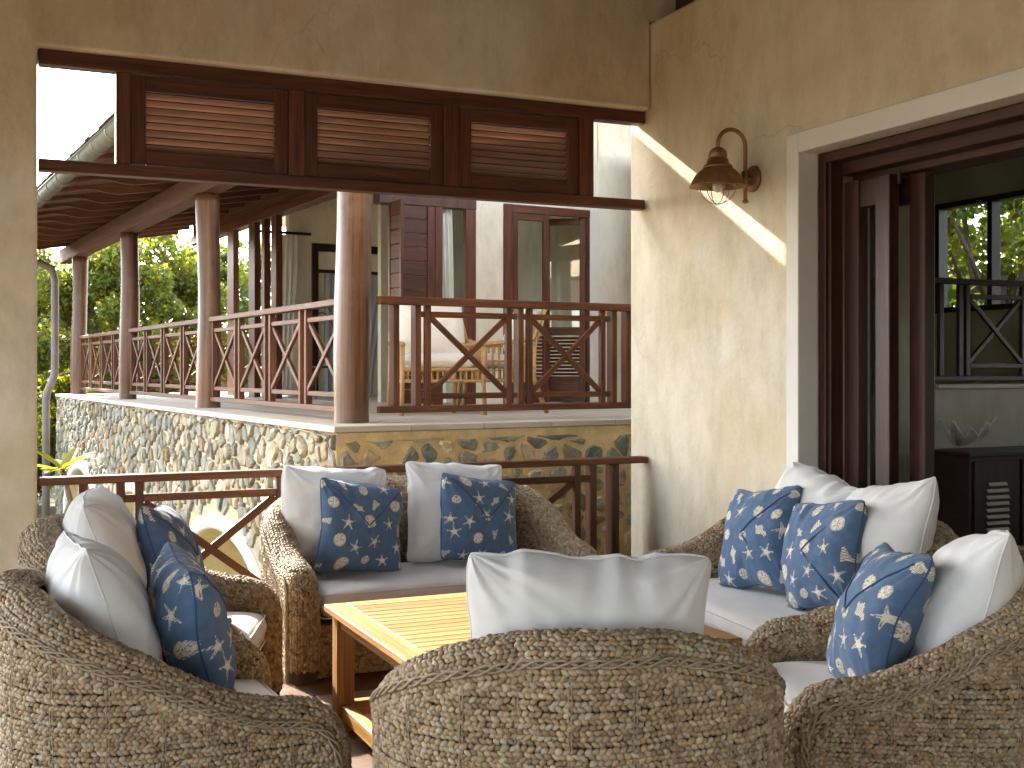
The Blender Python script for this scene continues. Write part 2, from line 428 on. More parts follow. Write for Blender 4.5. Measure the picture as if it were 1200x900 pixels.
M_GLASS2 = glassmat('reflective_glass', tint=(0.85, 0.88, 0.87), ior=2.3)
M_BULB = glassmat('lamp_glass', tint=(0.97, 0.96, 0.93), ior=1.6)
M_FROST = simple('lamp_bulb_glass', (0.75, 0.72, 0.66), rough=0.25, var=0.05)
M_CURTAIN = fabric('sheer_curtain', (0.82, 0.80, 0.74))
M_NET = fabric('blue_grey_drape', (0.36, 0.40, 0.45))
M_RATTAN = simple('honey_rattan', (0.44, 0.26, 0.10), rough=0.5, var=0.25, scale=20)
M_LEAF = leafmat('leaf')
M_BARK = simple('bark', (0.13, 0.10, 0.07), rough=0.9, var=0.35, scale=12, bumps=0.8, bd=0.01)
M_GRASS = simple('grass_ground', (0.17, 0.145, 0.085), rough=0.95, var=0.45, scale=1.2, bumps=0.6, bd=0.03)
M_SHELL = simple('clam_shell', (0.52, 0.50, 0.46), rough=0.6, var=0.2, scale=14, bumps=0.4)
M_VASE = simple('grey_green_vase', (0.12, 0.13, 0.11), rough=0.25)
M_CEIL = wood('dark_ceiling_boards', (0.03, 0.010, 0.006), (0.06, 0.02, 0.011), (0.09, 0.034, 0.02), rough=0.5)
M_SLAT = simple('pale_shutter_slat', (0.55, 0.50, 0.38), rough=0.6)
M_ROOM = plaster('room_plaster', (0.40, 0.38, 0.29), (0.46, 0.43, 0.34), (0.50, 0.47, 0.38), sc=0.5)

# ------------------------------------------------------------------ SETTING: near porch
gm = MB(); gm.add([(-900, -600, -1.6), (900, -600, -1.6), (900, 1400, -1.6), (-900, 1400, -1.6)], [(0, 1, 2, 3)])
gm.build('ground', M_GRASS, kind='structure')

fl = MB().box((-6.4, -8.4, -0.30), (10.5, 7.24, -0.012), bev=0.002).build('terrace_floor', M_JOINT, kind='structure')
tile_me = {}
for ix in range(-1, 9):
    for iy in range(0, 18):
        w, h = 0.595, 0.395
        x0 = -0.60 + ix * 0.60 + (0.3 if iy % 2 else 0); y0 = 0.05 + iy * 0.4
        if x0 + w > 4.2 or y0 + h > 7.24: continue
        mb = MB().box((0, 0, 0), (w, h, 0.012), bev=0.002)
        key = (ix + 2 * iy) % 7
        if key not in tile_me:
            tile_me[key] = mb.mesh('floor_tile'); tile_me[key].materials.append(M_FLOOR)
        o = link('floor_tile', tile_me[key], fl); o.location = (x0, y0, -0.012)
# the rest of the paving behind the camera and beside the pier
MB().box((-6.4, -8.4, -0.012), (-1.25, 7.24, -0.001)).build('paving', M_FLOOR, fl)
MB().box((-1.24, -8.4, -0.012), (4.2, 0.04, -0.001)).build('paving', M_FLOOR, fl)
MB().box((4.21, -2.4, -0.012), (10.5, 7.24, -0.001)).build('paving', M_FLOOR, fl)

# back wall with the large opening (pier on the left, header above)
bw = MB().prism([(-1.9, 0.0), (0.285, 0.0), (0.285, 3.39), (4.205, 3.39), (4.205, 4.004), (4.75, 4.004), (4.75, 4.75), (-1.9, 4.75)], 6.963, 7.20, 1)
o = bw.build('porch_back_wall', M_PLAST, recalc=True, label='cream plastered wall with the wide opening onto the balcony', cat='wall'); bevel(o, 0.02, 3)
MB().box((0.29, 7.131, 3.335), (4.20, 7.199, 3.388), .006).build('added_streak_stop', M_PLAST, o)  # strip added behind the top rail to lower the sun streak's upper edge
# right wall with the doorway
rw = MB().prism([(-2.4, 0.0), (2.30, 0.0), (2.30, 2.832), (5.362, 2.832), (5.362, 0.0), (7.262, 0.0), (7.262, 4.0), (-2.4, 4.0)], 4.21, 4.75, 0)
o = rw.build('porch_side_wall', M_PLAST, recalc=True, label='cream plastered wall carrying the bronze lamp and the doorway', cat='wall'); bevel(o, 0.03, 4)

# ceiling
cl = empty('porch_ceiling', (0, 0, 4.3), 0); cl['kind'] = 'structure'
for i in range(-32, 25):
    MB().box((i * 0.2, -8.4, 0.10), (i * 0.2 + 0.194, 7.28, 0.13)).build('ceiling_board', M_CEIL, cl)
MB().box((4.30, -2.4, -0.292), (4.46, 6.80, -0.02)).build('wall_plate', M_CEIL, cl)
for k in range(-4, 6):
    MB().box((-6.3, -1.9 + k * 1.5, -0.06), (4.295, -1.78 + k * 1.5, 0.098)).build('ceiling_beam', M_CEIL, cl)
MB().box((-6.45, -8.4, -0.85), (-6.25, 7.28, 0.098)).build('unseen_shade_beam', M_CEIL, cl)  # unseen beams added to cut sky light on the upper walls
MB().box((-6.24, -8.4, -0.85), (4.6, -8.2, 0.098)).build('unseen_shade_beam', M_CEIL, cl)
MB().box((-1.6, -5.2, 0.0), (4.2, -5.0, 4.39), .01).build('unseen_shade_wall', M_PLAST, kind='structure')  # unseen wall added behind the camera to darken surfaces facing it
rf = MB().box((-6.6, -8.6, 4.44), (5.1, 7.32, 4.56)).build('porch_roof', M_TILE, kind='structure')  # stretched far back and left, out of view, to cut sky light

# louvred screen in the opening
YR = 7.03
sc = empty('louvred_screen', (0.285, YR + .045, 2.71), 0, 'dark wooden screen of three louvred panels under the header', 'screen')
def sbox(name, x0, x1, z0, z1, y0=-0.035, y1=0.035, mat=M_MAHOG, parent=None, bev=0.004):
    return MB().box((x0 - 0.285, y0, z0 - 2.71), (x1 - 0.285, y1, z1 - 2.71), bev).build(name, mat, parent or sc)
sbox('top_rail', 0.295, 4.20, 3.305, 3.3885, -0.045, 0.05)
sbox('bottom_rail', 0.295, 4.20, 2.712, 2.778, -0.045, 0.05)
for x0, x1 in ((0.705, 0.785), (1.705, 1.80), (2.712, 2.822), (3.695, 3.80)):
    sbox('stile', x0, x1, 2.7785, 3.3045, -0.041, 0.045)
slat_me = {}
for x0, x1 in ((0.786, 1.704), (1.801, 2.711), (2.823, 3.694)):
    pm = MB(); b = 0.0
    z0, z1 = 2.785, 3.298
    ox, oz = x0 - 0.285, z0 - 2.71
    w = x1 - x0; h = z1 - z0; fr = 0.085
    pm.box((ox, -0.02, oz), (ox + fr, 0.03, oz + h)); pm.box((ox + w - fr, -0.02, oz), (ox + w, 0.03, oz + h))
    pm.box((ox + fr + .0005, -0.02, oz), (ox + w - fr - .0005, 0.03, oz + fr)); pm.box((ox + fr + .0005, -0.02, oz + h - fr), (ox + w - fr - .0005, 0.03, oz + h))
    p = pm.build('louvre_panel', M_MAHOG, sc)
    n = 8; zz0 = oz + fr; zz1 = oz + h - fr; pitch = (zz1 - zz0) / n
    for k in range(n):
        zc = zz0 + (k + 0.5) * pitch
        key = round(w, 2)
        if (key, k % 3) not in slat_me:
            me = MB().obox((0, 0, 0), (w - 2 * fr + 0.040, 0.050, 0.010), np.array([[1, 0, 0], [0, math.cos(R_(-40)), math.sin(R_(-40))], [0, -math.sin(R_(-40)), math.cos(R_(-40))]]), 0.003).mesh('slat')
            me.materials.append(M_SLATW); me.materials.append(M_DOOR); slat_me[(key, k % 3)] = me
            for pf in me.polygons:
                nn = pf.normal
                if abs(nn.y * math.cos(R_(-40)) + nn.z * math.sin(R_(-40))) > .5: pf.material_index = 1  # dark colour on the narrow edges paints in the shadow between slats
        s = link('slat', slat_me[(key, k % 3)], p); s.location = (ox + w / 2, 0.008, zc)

# porch railing
rl = empty('porch_railing', (0.285, YR, 0), 0, 'low reddish-brown railing with crossed braces behind the loveseat', 'railing')
def rbox(name, x0, x1, z0, z1, y0=-0.025, y1=0.025, parent=rl):
    return MB().box((x0 - 0.285, y0, z0), (x1 - 0.285, y1, z1)).build(name, M_RAIL, parent)
rbox('top_rail', 0.295, 4.195, 0.956, 1.0, -0.05, 0.05)
rbox('bottom_rail', 0.295, 4.195, 0.07, 0.115, -0.03, 0.03)
for x in (0.527, 0.728, 3.787): rbox('post', x - 0.024, x + 0.024, 0.1155, 0.9555, -0.02, 0.06)
rbox('post', 3.935, 3.985, 0.0, 0.9555, -0.02, 0.09)
rbox('post', 1.70, 1.75, 0.1155, 0.9555, -0.02, 0.06); rbox('post', 2.655, 2.705, 0.1155, 0.9555, -0.02, 0.06)
for (xa, xb) in ((0.83, 1.645), (1.805, 2.60), (2.76, 3.663)):
    rbox('upright', xa - 0.0235, xa + 0.0235, 0.1155, 0.9555); rbox('upright', xb - 0.0235, xb + 0.0235, 0.1155, 0.9555)
    rbox('middle_rail', xa - 0.10 if xa < 1 else xa + .024, xb - .024, 0.84, 0.884, -0.018, 0.018) if xa > 1 else rbox('middle_rail', xa + .024, xb - .024, 0.84, 0.884, -0.018, 0.018)
    rbox('lower_rail', xa + .024, xb - .024, 0.20, 0.244, -0.018, 0.018)
    for s in (1, -1):
        za, zb = (0.25, 0.835) if s > 0 else (0.835, 0.25)
        MB().beam((xa + .03 - .285, 0.006 * s, za), (xb - .03 - .285, 0.006 * s, zb), 0.03, 0.045).build('brace', M_RAIL, rl)
rbox('middle_rail', 0.752, 0.806, 0.84, 0.884, -0.018, 0.018); rbox('middle_rail', 3.687, 3.762, 0.84, 0.884, -0.018, 0.018)

# doorway surround, sliding-folding doors
dr = empty('folding_door', (4.335, 5.33, 0), 0, 'dark wooden glazed folding door leaves stacked at the doorway', 'door')
ts = empty('doorway_surround', (4.21, 5.33, 0), 0, 'pale painted flat moulding round the doorway', 'door frame')
X0 = 4.21
def tbox(name, x0, x1, y0, y1, z0, z1, mat, par, base):
    return MB().box((x0 - base[0], y0 - base[1], z0 - base[2]), (x1 - base[0], y1 - base[1], z1 - base[2])).build(name, mat, par)
TB = (4.21, 5.33, 0)
tbox('jamb', 4.193, 4.334, 5.35, 5.458, 0.0, 2.937, M_TRIM, ts, TB)
tbox('head', 4.193, 4.334, 2.20, 5.3495, 2.823, 2.937, M_TRIM, ts, TB)
DB = (4.335, 5.33, 0)
tbox('jamb', 4.336, 4.43, 5.29, 5.35, 0.0, 2.823, M_DOOR, dr, DB)
tbox('jamb', 4.35, 4.44, 5.262, 5.2895, 0.0, 2.79, M_DOOR, dr, DB)
tbox('head', 4.336, 4.43, 2.31, 5.2895, 2.765, 2.8225, M_DOOR, dr, DB)
tbox('track', 4.431, 4.53, 2.31, 5.2895, 2.70, 2.79, M_DOOR, dr, DB)
tbox('track', 4.531, 4.74, 2.31, 5.2895, 2.66, 2.79, M_DOOR, dr, DB)
def leaf(xa, xb, ya, yb, s1, s2):
    lf = tbox('door_leaf', xa, xb, yb - s2, yb, 0.01, 2.655, M_DOOR, dr, DB)
    m = Matrix.Identity(4)
    def sub(name, *a, mat=M_DOOR): return tbox(name, *a, mat, lf, DB)
    sub('stile', xa, xb, ya, ya + s1, 0.01, 2.655)
    sub('rail', xa + .01, xb - .01, ya + s1 + .0005, yb - s2 - .0005, 2.50, 2.65)
    sub('rail', xa + .01, xb - .01, ya + s1 + .0005, yb - s2 - .0005, 0.02, 0.45)
    sub('rail', xa + .01, xb - .01, ya + s1 + .0005, yb - s2 - .0005, 0.80, 0.92)
    sub('glass_bead', xa + .015, xa + .03, ya + s1 + .0005, ya + s1 + .012, 0.921, 2.499)
    xm = (xa + xb) / 2
    sub('pane', xm, xm + .006, ya + s1 + .001, yb - s2 - .001, 0.921, 2.499, mat=M_GLASS)
    sub('panel', xm - .01, xm + .016, ya + s1 + .001, yb - s2 - .001, 0.4505, 0.7995)
leaf(4.445, 4.515, 4.90, 5.26, 0.11, 0.115)
leaf(4.575, 4.645, 4.775, 5.20, 0.115, 0.115)
MB().tube([(4.50 - DB[0], 4.885 - DB[1], 2.60), (4.50 - DB[0], 4.885 - DB[1], 2.68)], 0.011, 10).build('hinge_pin', M_IRON, dr)

# room beyond the doorway
def wall(name, lo, hi, mat=M_ROOM): return MB().box(lo, hi, 0.003).build(name, mat, kind='structure')
wall('room_wall', (4.752, 7.5, 0), (7.30, 7.7, 4.2))
wall('room_wall_1', (4.752, -2.4, 0), (4.95, 2.0, 4.2))
wall('room_wall_2', (7.301, 7.5, 0), (11.6, 7.7, 1.44))
MB().box((7.302, 7.46, 1.441), (11.6, 7.74, 1.475), 0.004).build('ledge', M_DECK, kind='structure')
wall('landing_floor', (7.302, 7.741, 1.30), (11.6, 12.0, 1.44))
wall('room_wall_3', (11.4, -2.4, 0), (11.6, 7.499, 1.9))
wall('room_wall_4', (11.4, -2.4, 2.4), (11.6, 7.499, 4.2))
wall('room_wall_7', (4.752, -2.6, 0), (11.6, -2.401, 4.2))
wall('room_wall_5', (7.1, 12.0, 1.2), (11.6, 12.2, 4.2))
wall('room_wall_6', (7.1, 7.702, 0), (7.298, 11.999, 4.2))
# window wall of the landing
wx = 9.6
wall('window_wall', (wx, 7.745, 1.442), (wx + .18, 12.0, 2.22))
wall('window_wall_1', (wx, 7.745, 3.42), (wx + .18, 12.0, 4.2))
wall('window_wall_2', (wx, 10.35, 2.221), (wx + .18, 12.0, 3.419))
wn_ = empty('landing_window', (wx, 8.6, 2.22), 0, 'dark framed window full of foliage inside the doorway', 'window')
for y in (7.752, 8.34, 9.06, 9.80, 10.28):
    MB().box((-0.01, y - 8.6, 0.06), (0.12, y + .065 - 8.6, 1.139)).build('mullion', M_DARKW, wn_)
MB().box((-0.012, 7.75 - 8.6, 1.14), (0.122, 10.349 - 8.6, 1.199)).build('head', M_DARKW, wn_)
MB().box((-0.012, 7.75 - 8.6, 0.001), (0.122, 10.349 - 8.6, 0.0595)).build('sill', M_DARKW, wn_)
for y0, y1 in ((7.818, 8.339), (8.406, 9.059), (9.126, 9.799), (9.866, 10.279)):
    MB().box((0.05, y0 - 8.6, 0.06), (0.056, y1 - 8.6, 1.139), 0.001).build('pane', M_GLASS, wn_)
MB().box((4.752, -2.6, 4.2), (11.6, 7.72, 4.3)).build('room_ceiling', M_ROOM, kind='structure')
MB().box((7.1, 7.721, 4.2), (11.6, 12.2, 4.3)).build('landing_ceiling', M_ROOM, kind='structure')
# landing railing
lr = empty('landing_railing', (7.31, 7.62, 1.475), 0, 'dark wooden crossed railing on the landing inside the doorway', 'railing')
def lbox(n, x0, x1, z0, z1, y0=-.02, y1=.02): return MB().box((x0, y0, z0), (x1, y1, z1)).build(n, M_DARKW, lr)
lbox('top_rail', 0, 2.25, .86, .91, -.035, .035); lbox('bottom_rail', 0, 2.25, .03, .07)
for k, x in enumerate((0.02, 0.14, 0.36, 0.44, 1.10, 1.20, 1.28, 1.95, 2.05)): lbox('upright', x, x + .05, .071, .859)
for (a, b_) in ((0.492, 1.098), (1.332, 1.948)):
    lbox('middle_rail', a, b_, .74, .78); lbox('lower_rail', a, b_, .14, .18)
    for s in (1, -1):
        MB().beam((a, .007 * s, .19 if s > 0 else .73), (b_, .007 * s, .73 if s > 0 else .19), .03, .04).build('brace', M_DARKW, lr)
# cabinet
cb = empty('louvred_cabinet', (7.17, 6.98, 0), 0, 'dark wooden cabinet with arched pale louvred doors inside the doorway', 'cabinet')
MB().box((0, 0.02, 0.03), (1.6, 0.46, 0.905)).build('body', M_DARKW, cb)
MB().box((-0.03, -0.02, 0.906), (1.63, 0.475, 0.94)).build('top', M_DARKW, cb)
for k in range(3):
    x0 = 0.04 + k * 0.52
    d = MB().box((x0, 0.0, 0.08), (x0 + 0.48, 0.0195, 0.87)).build('cabinet_door', M_DARKW, cb)
    for j in range(11):
        z = 0.16 + j * 0.052; hw = 0.12 if z < 0.6 else 0.12 * math.sqrt(max(0.05, 1 - ((z - 0.58) / 0.17) ** 2))
        xc = x0 + 0.24
        MB().obox((xc, -0.008, z), (2 * hw, 0.03, 0.010), np.array([[1, 0, 0], [0, .6, .8], [0, -.8, .6]]), .002).build('slat', M_SLAT, d)
# giant clam shell on the cabinet
NS, NT = 60, 30
for side in (0,):
    u = np.linspace(-1, 1, NS); v = np.linspace(0, 1, NT); U, V = np.meshgrid(u, v, indexing='ij')
    fan = U * 1.15
    rad = 0.30 * V ** 0.8 * (1 + 0.16 * V * np.cos(fan * 11))
    x = rad * np.sin(fan); y = -0.13 * V * (0.6 + 0.6 * np.cos(fan)) ; z = 0.03 + 0.05 * V + 0.17 * V ** 2.2 * (0.75 + 0.45 * np.cos(fan * 11 + 0.6)) * (0.5 + 0.6 * np.abs(np.sin(fan * .8)))
    P = np.stack([x, y, z], -1)
    mb = MB().grid(P)
    sh = mb.build('clam_shell', M_SHELL, smooth=True, label='grey fluted clam shell on the dark cabinet', cat='shell')
    sh.modifiers.new('solid', 'SOLIDIFY').thickness = 0.02
    sh.location = (7.33, 7.27, 0.941)

# ------------------------------------------------------------------ bronze wall lamp
lp = empty('wall_lamp', (4.21, 5.79, 2.74), 0, 'aged bronze gooseneck wall lamp with domed shade and wire guard', 'lamp')
MB().lathe([(0, -0.03), (0.045, -0.03), (0.062, -0.022), (0.078, -0.012), (0.078, 0.0), (0, 0.0)], axis='x', seg=32).build('backplate', M_BRONZE, lp, smooth=True)
ax = -0.06
MB().tube([(-0.02, 0, 0.0), (ax, 0, 0.0)], 0.02, 12).build('bracket', M_BRONZE, lp)
path = [(ax, 0, -0.13), (ax, 0, 0.10), (ax, 0, 0.185)]
cxm = (ax + -0.255) / 2; rr = (ax + 0.255) / 2 * 1.0
for t in np.linspace(0, math.pi, 17)[1:]:
    path.append((cxm + abs(rr) * math.cos(t), 0, 0.185 + abs(rr) * math.sin(t)))
path += [(-0.255, 0, 0.155)]
MB().tube(path, 0.0125, 12).build('arm', M_BRONZE, lp, smooth=True)
MB().lathe([(0, -0.152), (0.017, -0.148), (0.02, -0.138), (0.014, -0.128), (0, -0.126)], (ax, 0, 0), 16).build('finial', M_BRONZE, lp, smooth=True)
MB().lathe([(0.013, 0.035), (0.024, 0.03), (0.024, -0.055), (0.013, -0.06)], (ax, 0, 0.01), 16).build('collar', M_BRONZE, lp, smooth=True)
sc_ = (-0.255, 0, 0)
MB().lathe([(0.0, 0.168), (0.03, 0.165), (0.05, 0.145), (0.056, 0.115), (0.05, 0.105), (0.06, 0.10), (0.066, 0.075), (0.082, 0.062), (0.088, 0.05), (0.082, 0.046)], sc_, 40).build('cap', M_BRONZE, lp, smooth=True)
MB().lathe([(0.07, 0.05), (0.10, 0.035), (0.13, 0.008), (0.152, -0.028), (0.163, -0.056), (0.166, -0.063), (0.161, -0.060), (0.148, -0.03), (0.125, 0.003), (0.095, 0.028), (0.06, 0.042)], sc_, 48).build('shade', M_BRONZE, lp, smooth=True)
MB().lathe([(0.052, 0.03), (0.054, -0.03), (0.056, -0.07), (0.05, -0.10), (0.032, -0.122), (0.0, -0.132)], sc_, 28).build('glass_jar', M_BULB, lp, smooth=True)
MB().lathe([(0.014, 0.03), (0.016, -0.005), (0.03, -0.045), (0.033, -0.065), (0.026, -0.088), (0.0, -0.098)], sc_, 24).build('bulb', M_FROST, lp, smooth=True)
for k in range(3):
    a = k * math.pi / 3 + 0.3
    pts = [(sc_[0] + 0.108 * math.sin(t) * math.cos(a), 0.108 * math.sin(t) * math.sin(a), -0.05 - 0.115 * math.cos(t)) for t in np.linspace(-math.pi / 2, math.pi / 2, 25)]
    MB().tube(pts, 0.0026, 6).build('guard_wire', M_BRONZE, lp, smooth=True)
MB().tube([(sc_[0] + 0.104 * math.cos(t), 0.104 * math.sin(t), -0.055) for t in np.linspace(0, 2 * math.pi, 33)], 0.0028, 6, cap=False).build('guard_ring', M_BRONZE, lp, smooth=True)
for s in (1, -1):
    MB().tube([(sc_[0], s * 0.07, 0.075), (sc_[0], s * 0.10, 0.075)], 0.008, 8).build('thumb_screw', M_BRONZE, lp)

# ------------------------------------------------------------------ BALCONY HOUSE (own axes, turned 5.1 degrees)
BA = R_(29.5 - 24.38)
BO = (2.295, 8.067, 0.0)
def bempty(name, loc, label=None, cat=None, group=None):
    c, s = math.cos(BA), math.sin(BA)
    return empty(name, (BO[0] + c * loc[0] - s * loc[1], BO[1] + s * loc[0] + c * loc[1], loc[2]), BA, label, cat, group)
def bset(o, loc=(0, 0, 0)):
    c, s = math.cos(BA), math.sin(BA)
    o.location = (BO[0] + c * loc[0] - s * loc[1], BO[1] + s * loc[0] + c * loc[1], loc[2]); o.rotation_euler = (0, 0, BA); return o
ZD = 1.2
YEND = 12.75
# deck
dk = bset(MB().box((0.06, 0.06, ZD - 0.18), (4.75, YEND - .02, ZD - 0.014), 0.003).build('balcony_floor', M_DECK, kind='structure'))
k = 0
for i in range(0, 15):
    for j in range(0, 22):
        x0 = -0.03 + i * 0.6; y0 = -0.03 + j * 0.6
        if x0 > 4.15: continue
        if j > 0 and i > 0 and x0 > 2.3 and y0 > 4.4: continue
        y1 = min(y0 + 0.594, YEND + 0.03)
        if y1 - y0 < .1: continue
        MB().box((x0, y0, ZD - 0.045 if (i == 0 or j == 0) else ZD - .0135), (x0 + 0.594, y1, ZD), 0.004).build('paving_slab', M_DECK, dk)

# stone base wall with three arches on the long side
sw = bempty('stone_base_wall', (0, 0, -1.6), 'rough stone wall with white rimmed arches carrying the balcony', 'wall')
arches = [(2.95, 1.42, -0.72), (6.75, 1.42, -0.72), (10.45, 1.36, -0.72)]     # centre y', inner radius, spring z (world)
AT = 1.07   # vertical stretch so the crown of the trim is at about z 0.36 + ...
def arch_bottom(y, extra=0.0):
    for c, r, zs in arches:
        rr = r + extra
        if abs(y - c) < rr: return zs + (0.84 + extra) * math.sqrt(1 - ((y - c) / rr) ** 2) if True else 0
    return None
GZ = -1.6; ZT = ZD - 0.05
mb = MB()
ys = sorted(set(list(np.linspace(0, YEND, 80)) + [c + s * r * t for c, r, z in arches for s in (-1, 1) for t in (1, .999, .97, .9, .8, .65, .5, .3, .1)]))
for a, b_ in zip(ys[:-1], ys[1:]):
    ym = (a + b_) / 2
    def zb(y):
        q = arch_bottom(min(max(y, 1e-6), YEND)); inside = arch_bottom(ym) is not None
        if not inside: return GZ
        return q if q is not None else arches[0][2]
    za, zb_ = zb(a), zb(b_)
    mb.add([(0, a, za - GZ), (0, b_, zb_ - GZ), (0, b_, ZT - GZ), (0, a, ZT - GZ)], [(0, 1, 2, 3)])
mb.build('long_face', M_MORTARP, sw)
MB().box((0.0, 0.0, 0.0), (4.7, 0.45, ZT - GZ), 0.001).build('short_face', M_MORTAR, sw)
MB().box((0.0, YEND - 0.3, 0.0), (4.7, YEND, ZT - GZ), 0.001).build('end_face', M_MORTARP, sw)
# arch trims and vaults
for (c, r, zs) in arches:
    ts_ = np.linspace(0, math.pi, 33); rim = []
    H = 0.84
    tm = MB(); P = []
    for (ri, xo) in ((0.0, 0.03), (0.0, -0.035), (0.13, -0.035), (0.13, 0.0)):
        row = [(xo, c - (r + ri) * 1.0, 0.0)]
        row += [(xo, c - (r + ri) * math.cos(t), zs - GZ + (H + ri) * math.sin(t)) for t in ts_]
        row += [(xo, c + (r + ri), 0.0)]
        P.append(row)
    tm.grid(np.array(P)); tm.build('arch_rim', M_WHITE, sw, smooth=False)
    vm = MB(); P = []
    for xo in (0.03, 1.4):
        row = [(xo, c - r - .0, 0.0)] + [(xo, c - r * math.cos(t), zs - GZ + H * math.sin(t)) for t in ts_] + [(xo, c + r, 0.0)]
        P.append(row)
    vm.grid(np.array(P)); n = len(P[1]); vm.add(P[1], [tuple(range(n))])
    vm.build('vault', M_VAULT, sw)

# stones: shrunken Voronoi cells
def voronoi_cells(seeds, nb_r):
    cells = []
    for i, s in enumerate(seeds):
        d = np.linalg.norm(seeds - s, axis=1); nb = np.where((d > 1e-9) & (d < nb_r))[0]
        poly = [np.array(q) for q in ((s[0] - .4, s[1] - .4), (s[0] + .4, s[1] - .4), (s[0] + .4, s[1] + .4), (s[0] - .4, s[1] + .4))]
        for j in nb[np.argsort(d[nb])]:
            m_ = (seeds[j] + s) / 2; n_ = seeds[j] - s
            out = []
            for k in range(len(poly)):
                a, b_ = poly[k], poly[(k + 1) % len(poly)]
                da, db = (a - m_) @ n_, (b_ - m_) @ n_
                if da <= 0: out.append(a)
                if da * db < 0: out.append(a + (b_ - a) * (da / (da - db)))
            poly = out
            if len(poly) < 3: break
        cells.append(poly)
    return cells
def stone_geo(poly, seed, shrink, depth, rng):
    poly = np.array(poly); c = poly.mean(0)
    d = np.linalg.norm(poly - c, axis=1).mean()
    f = max(0.3, 1 - shrink / max(d, 1e-3)) * rng.uniform(0.84, 1.0)
    p = c + (poly - c) * f
    # chaikin once for rounder corners, with jitter
    q = []
    for k in range(len(p)):
        a, b_ = p[k], p[(k + 1) % len(p)]
        q += [a * .80 + b_ * .20, a * .20 + b_ * .80]
    q = np.array(q) + rng.normal(0, 0.006, (len(q), 2))
    n = len(q)
    mid = c + (q - c) * 0.80; 
    rings = [(q, 0.0), (c + (q - c) * 0.96, depth * .55), (mid, depth)]
    V = np.vstack([np.column_stack([r_, np.full(n, h)]) for r_, h in rings] + [[[*c, depth * rng.uniform(0.9, 1.25)]]])
    V[n:, 2] += rng.normal(0, depth * .12, len(V) - n)
    F = []
    for lv in range(2):
        for k in range(n):
            F.append((lv * n + k, lv * n + (k + 1) % n, (lv + 1) * n + (k + 1) % n, (lv + 1) * n + k))
    for k in range(n): F.append((2 * n + k, 2 * n + (k + 1) % n, 3 * n))
    return V, F
palette = np.array([(0.25, 0.26, 0.235), (0.31, 0.31, 0.27), (0.19, 0.21, 0.205), (0.25, 0.24, 0.17), (0.36, 0.30, 0.22), (0.26, 0.155, 0.09), (0.17, 0.17, 0.15), (0.42, 0.39, 0.33)])
pw = np.array([.2, .18, .15, .15, .13, .045, .075, .07])
stone_list = []   # (depth from camera, V, F, col)
rs = np.random.default_rng(11)
# long side: (y', z)
seeds = []
for y in np.arange(0.07, YEND, 0.158):
    for z in np.arange(GZ + 0.1, ZT, 0.165):
        seeds.append((y + rs.uniform(-.065, .065), z + rs.uniform(-.075, .075) + (0.075 if int(y / .158) % 2 else 0)))
seeds = np.array(seeds)
for s, poly in zip(seeds, voronoi_cells(seeds, .5)):
    if len(poly) < 3: continue
    q = np.array(poly)
    if q[:, 0].min() < 0.0 or q[:, 0].max() > YEND or q[:, 1].max() > ZT or q[:, 1].min() < GZ: 
        q[:, 0] = np.clip(q[:, 0], 0.01, YEND - .01); q[:, 1] = np.clip(q[:, 1], GZ + .01, ZT - .01)
    ok = True
    for (c, r, zs) in arches:
        for pt in q:
            ex = (pt[0] - c) / (r + .11); ez = (pt[1] - zs) / (0.84 + .11)
            if abs(ex) < 1 and (pt[1] < zs or ex * ex + ez * ez < 1): ok = False
    if not ok: continue
    V, F = stone_geo(q, 0, 0.011, rs.uniform(.015, .04), rs)
    W = np.column_stack([-V[:, 2], V[:, 0], V[:, 1] - GZ])
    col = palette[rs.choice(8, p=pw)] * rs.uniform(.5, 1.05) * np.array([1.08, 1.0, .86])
    stone_list.append([s[0] + 0 * s[1] + (3.5 if s[1] < 0.1 else 0), W, [f[::-1] for f in F], col])
# short side: (x', z), sparser and warmer
seeds = []
for x in np.arange(0.10, 3.6, 0.19):
    for z in np.arange(GZ + 0.1, ZT - .03, 0.15):
        seeds.append((x + rs.uniform(-.085, .085), z + rs.uniform(-.07, .07) + (0.07 if int(x / .19) % 2 else 0)))
seeds = np.array(seeds)
for s, poly in zip(seeds, voronoi_cells(seeds, .5)):
    if len(poly) < 3: continue
    q = np.array(poly); q[:, 0] = np.clip(q[:, 0], 0.02, 6.9); q[:, 1] = np.clip(q[:, 1], GZ + .01, ZT - .06)
    if rs.random() < 0.10: continue
    V, F = stone_geo(q, 0, rs.uniform(.016, .034), rs.uniform(.015, .035), rs)
    W = np.column_stack([V[:, 0], -V[:, 2], V[:, 1] - GZ])
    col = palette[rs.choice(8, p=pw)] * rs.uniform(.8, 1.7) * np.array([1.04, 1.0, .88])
    stone_list.append([-5 + s[0] * .3 + (6 if s[1] < 0.0 else 0), W, [f for f in F], col])
stone_list.sort(key=lambda t: t[0])
rest = MB()
for i, (dd, W, F, col) in enumerate(stone_list):
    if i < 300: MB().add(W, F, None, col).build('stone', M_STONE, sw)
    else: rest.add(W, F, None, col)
rest.build('far_stones', M_STONE, sw, kind='stuff')

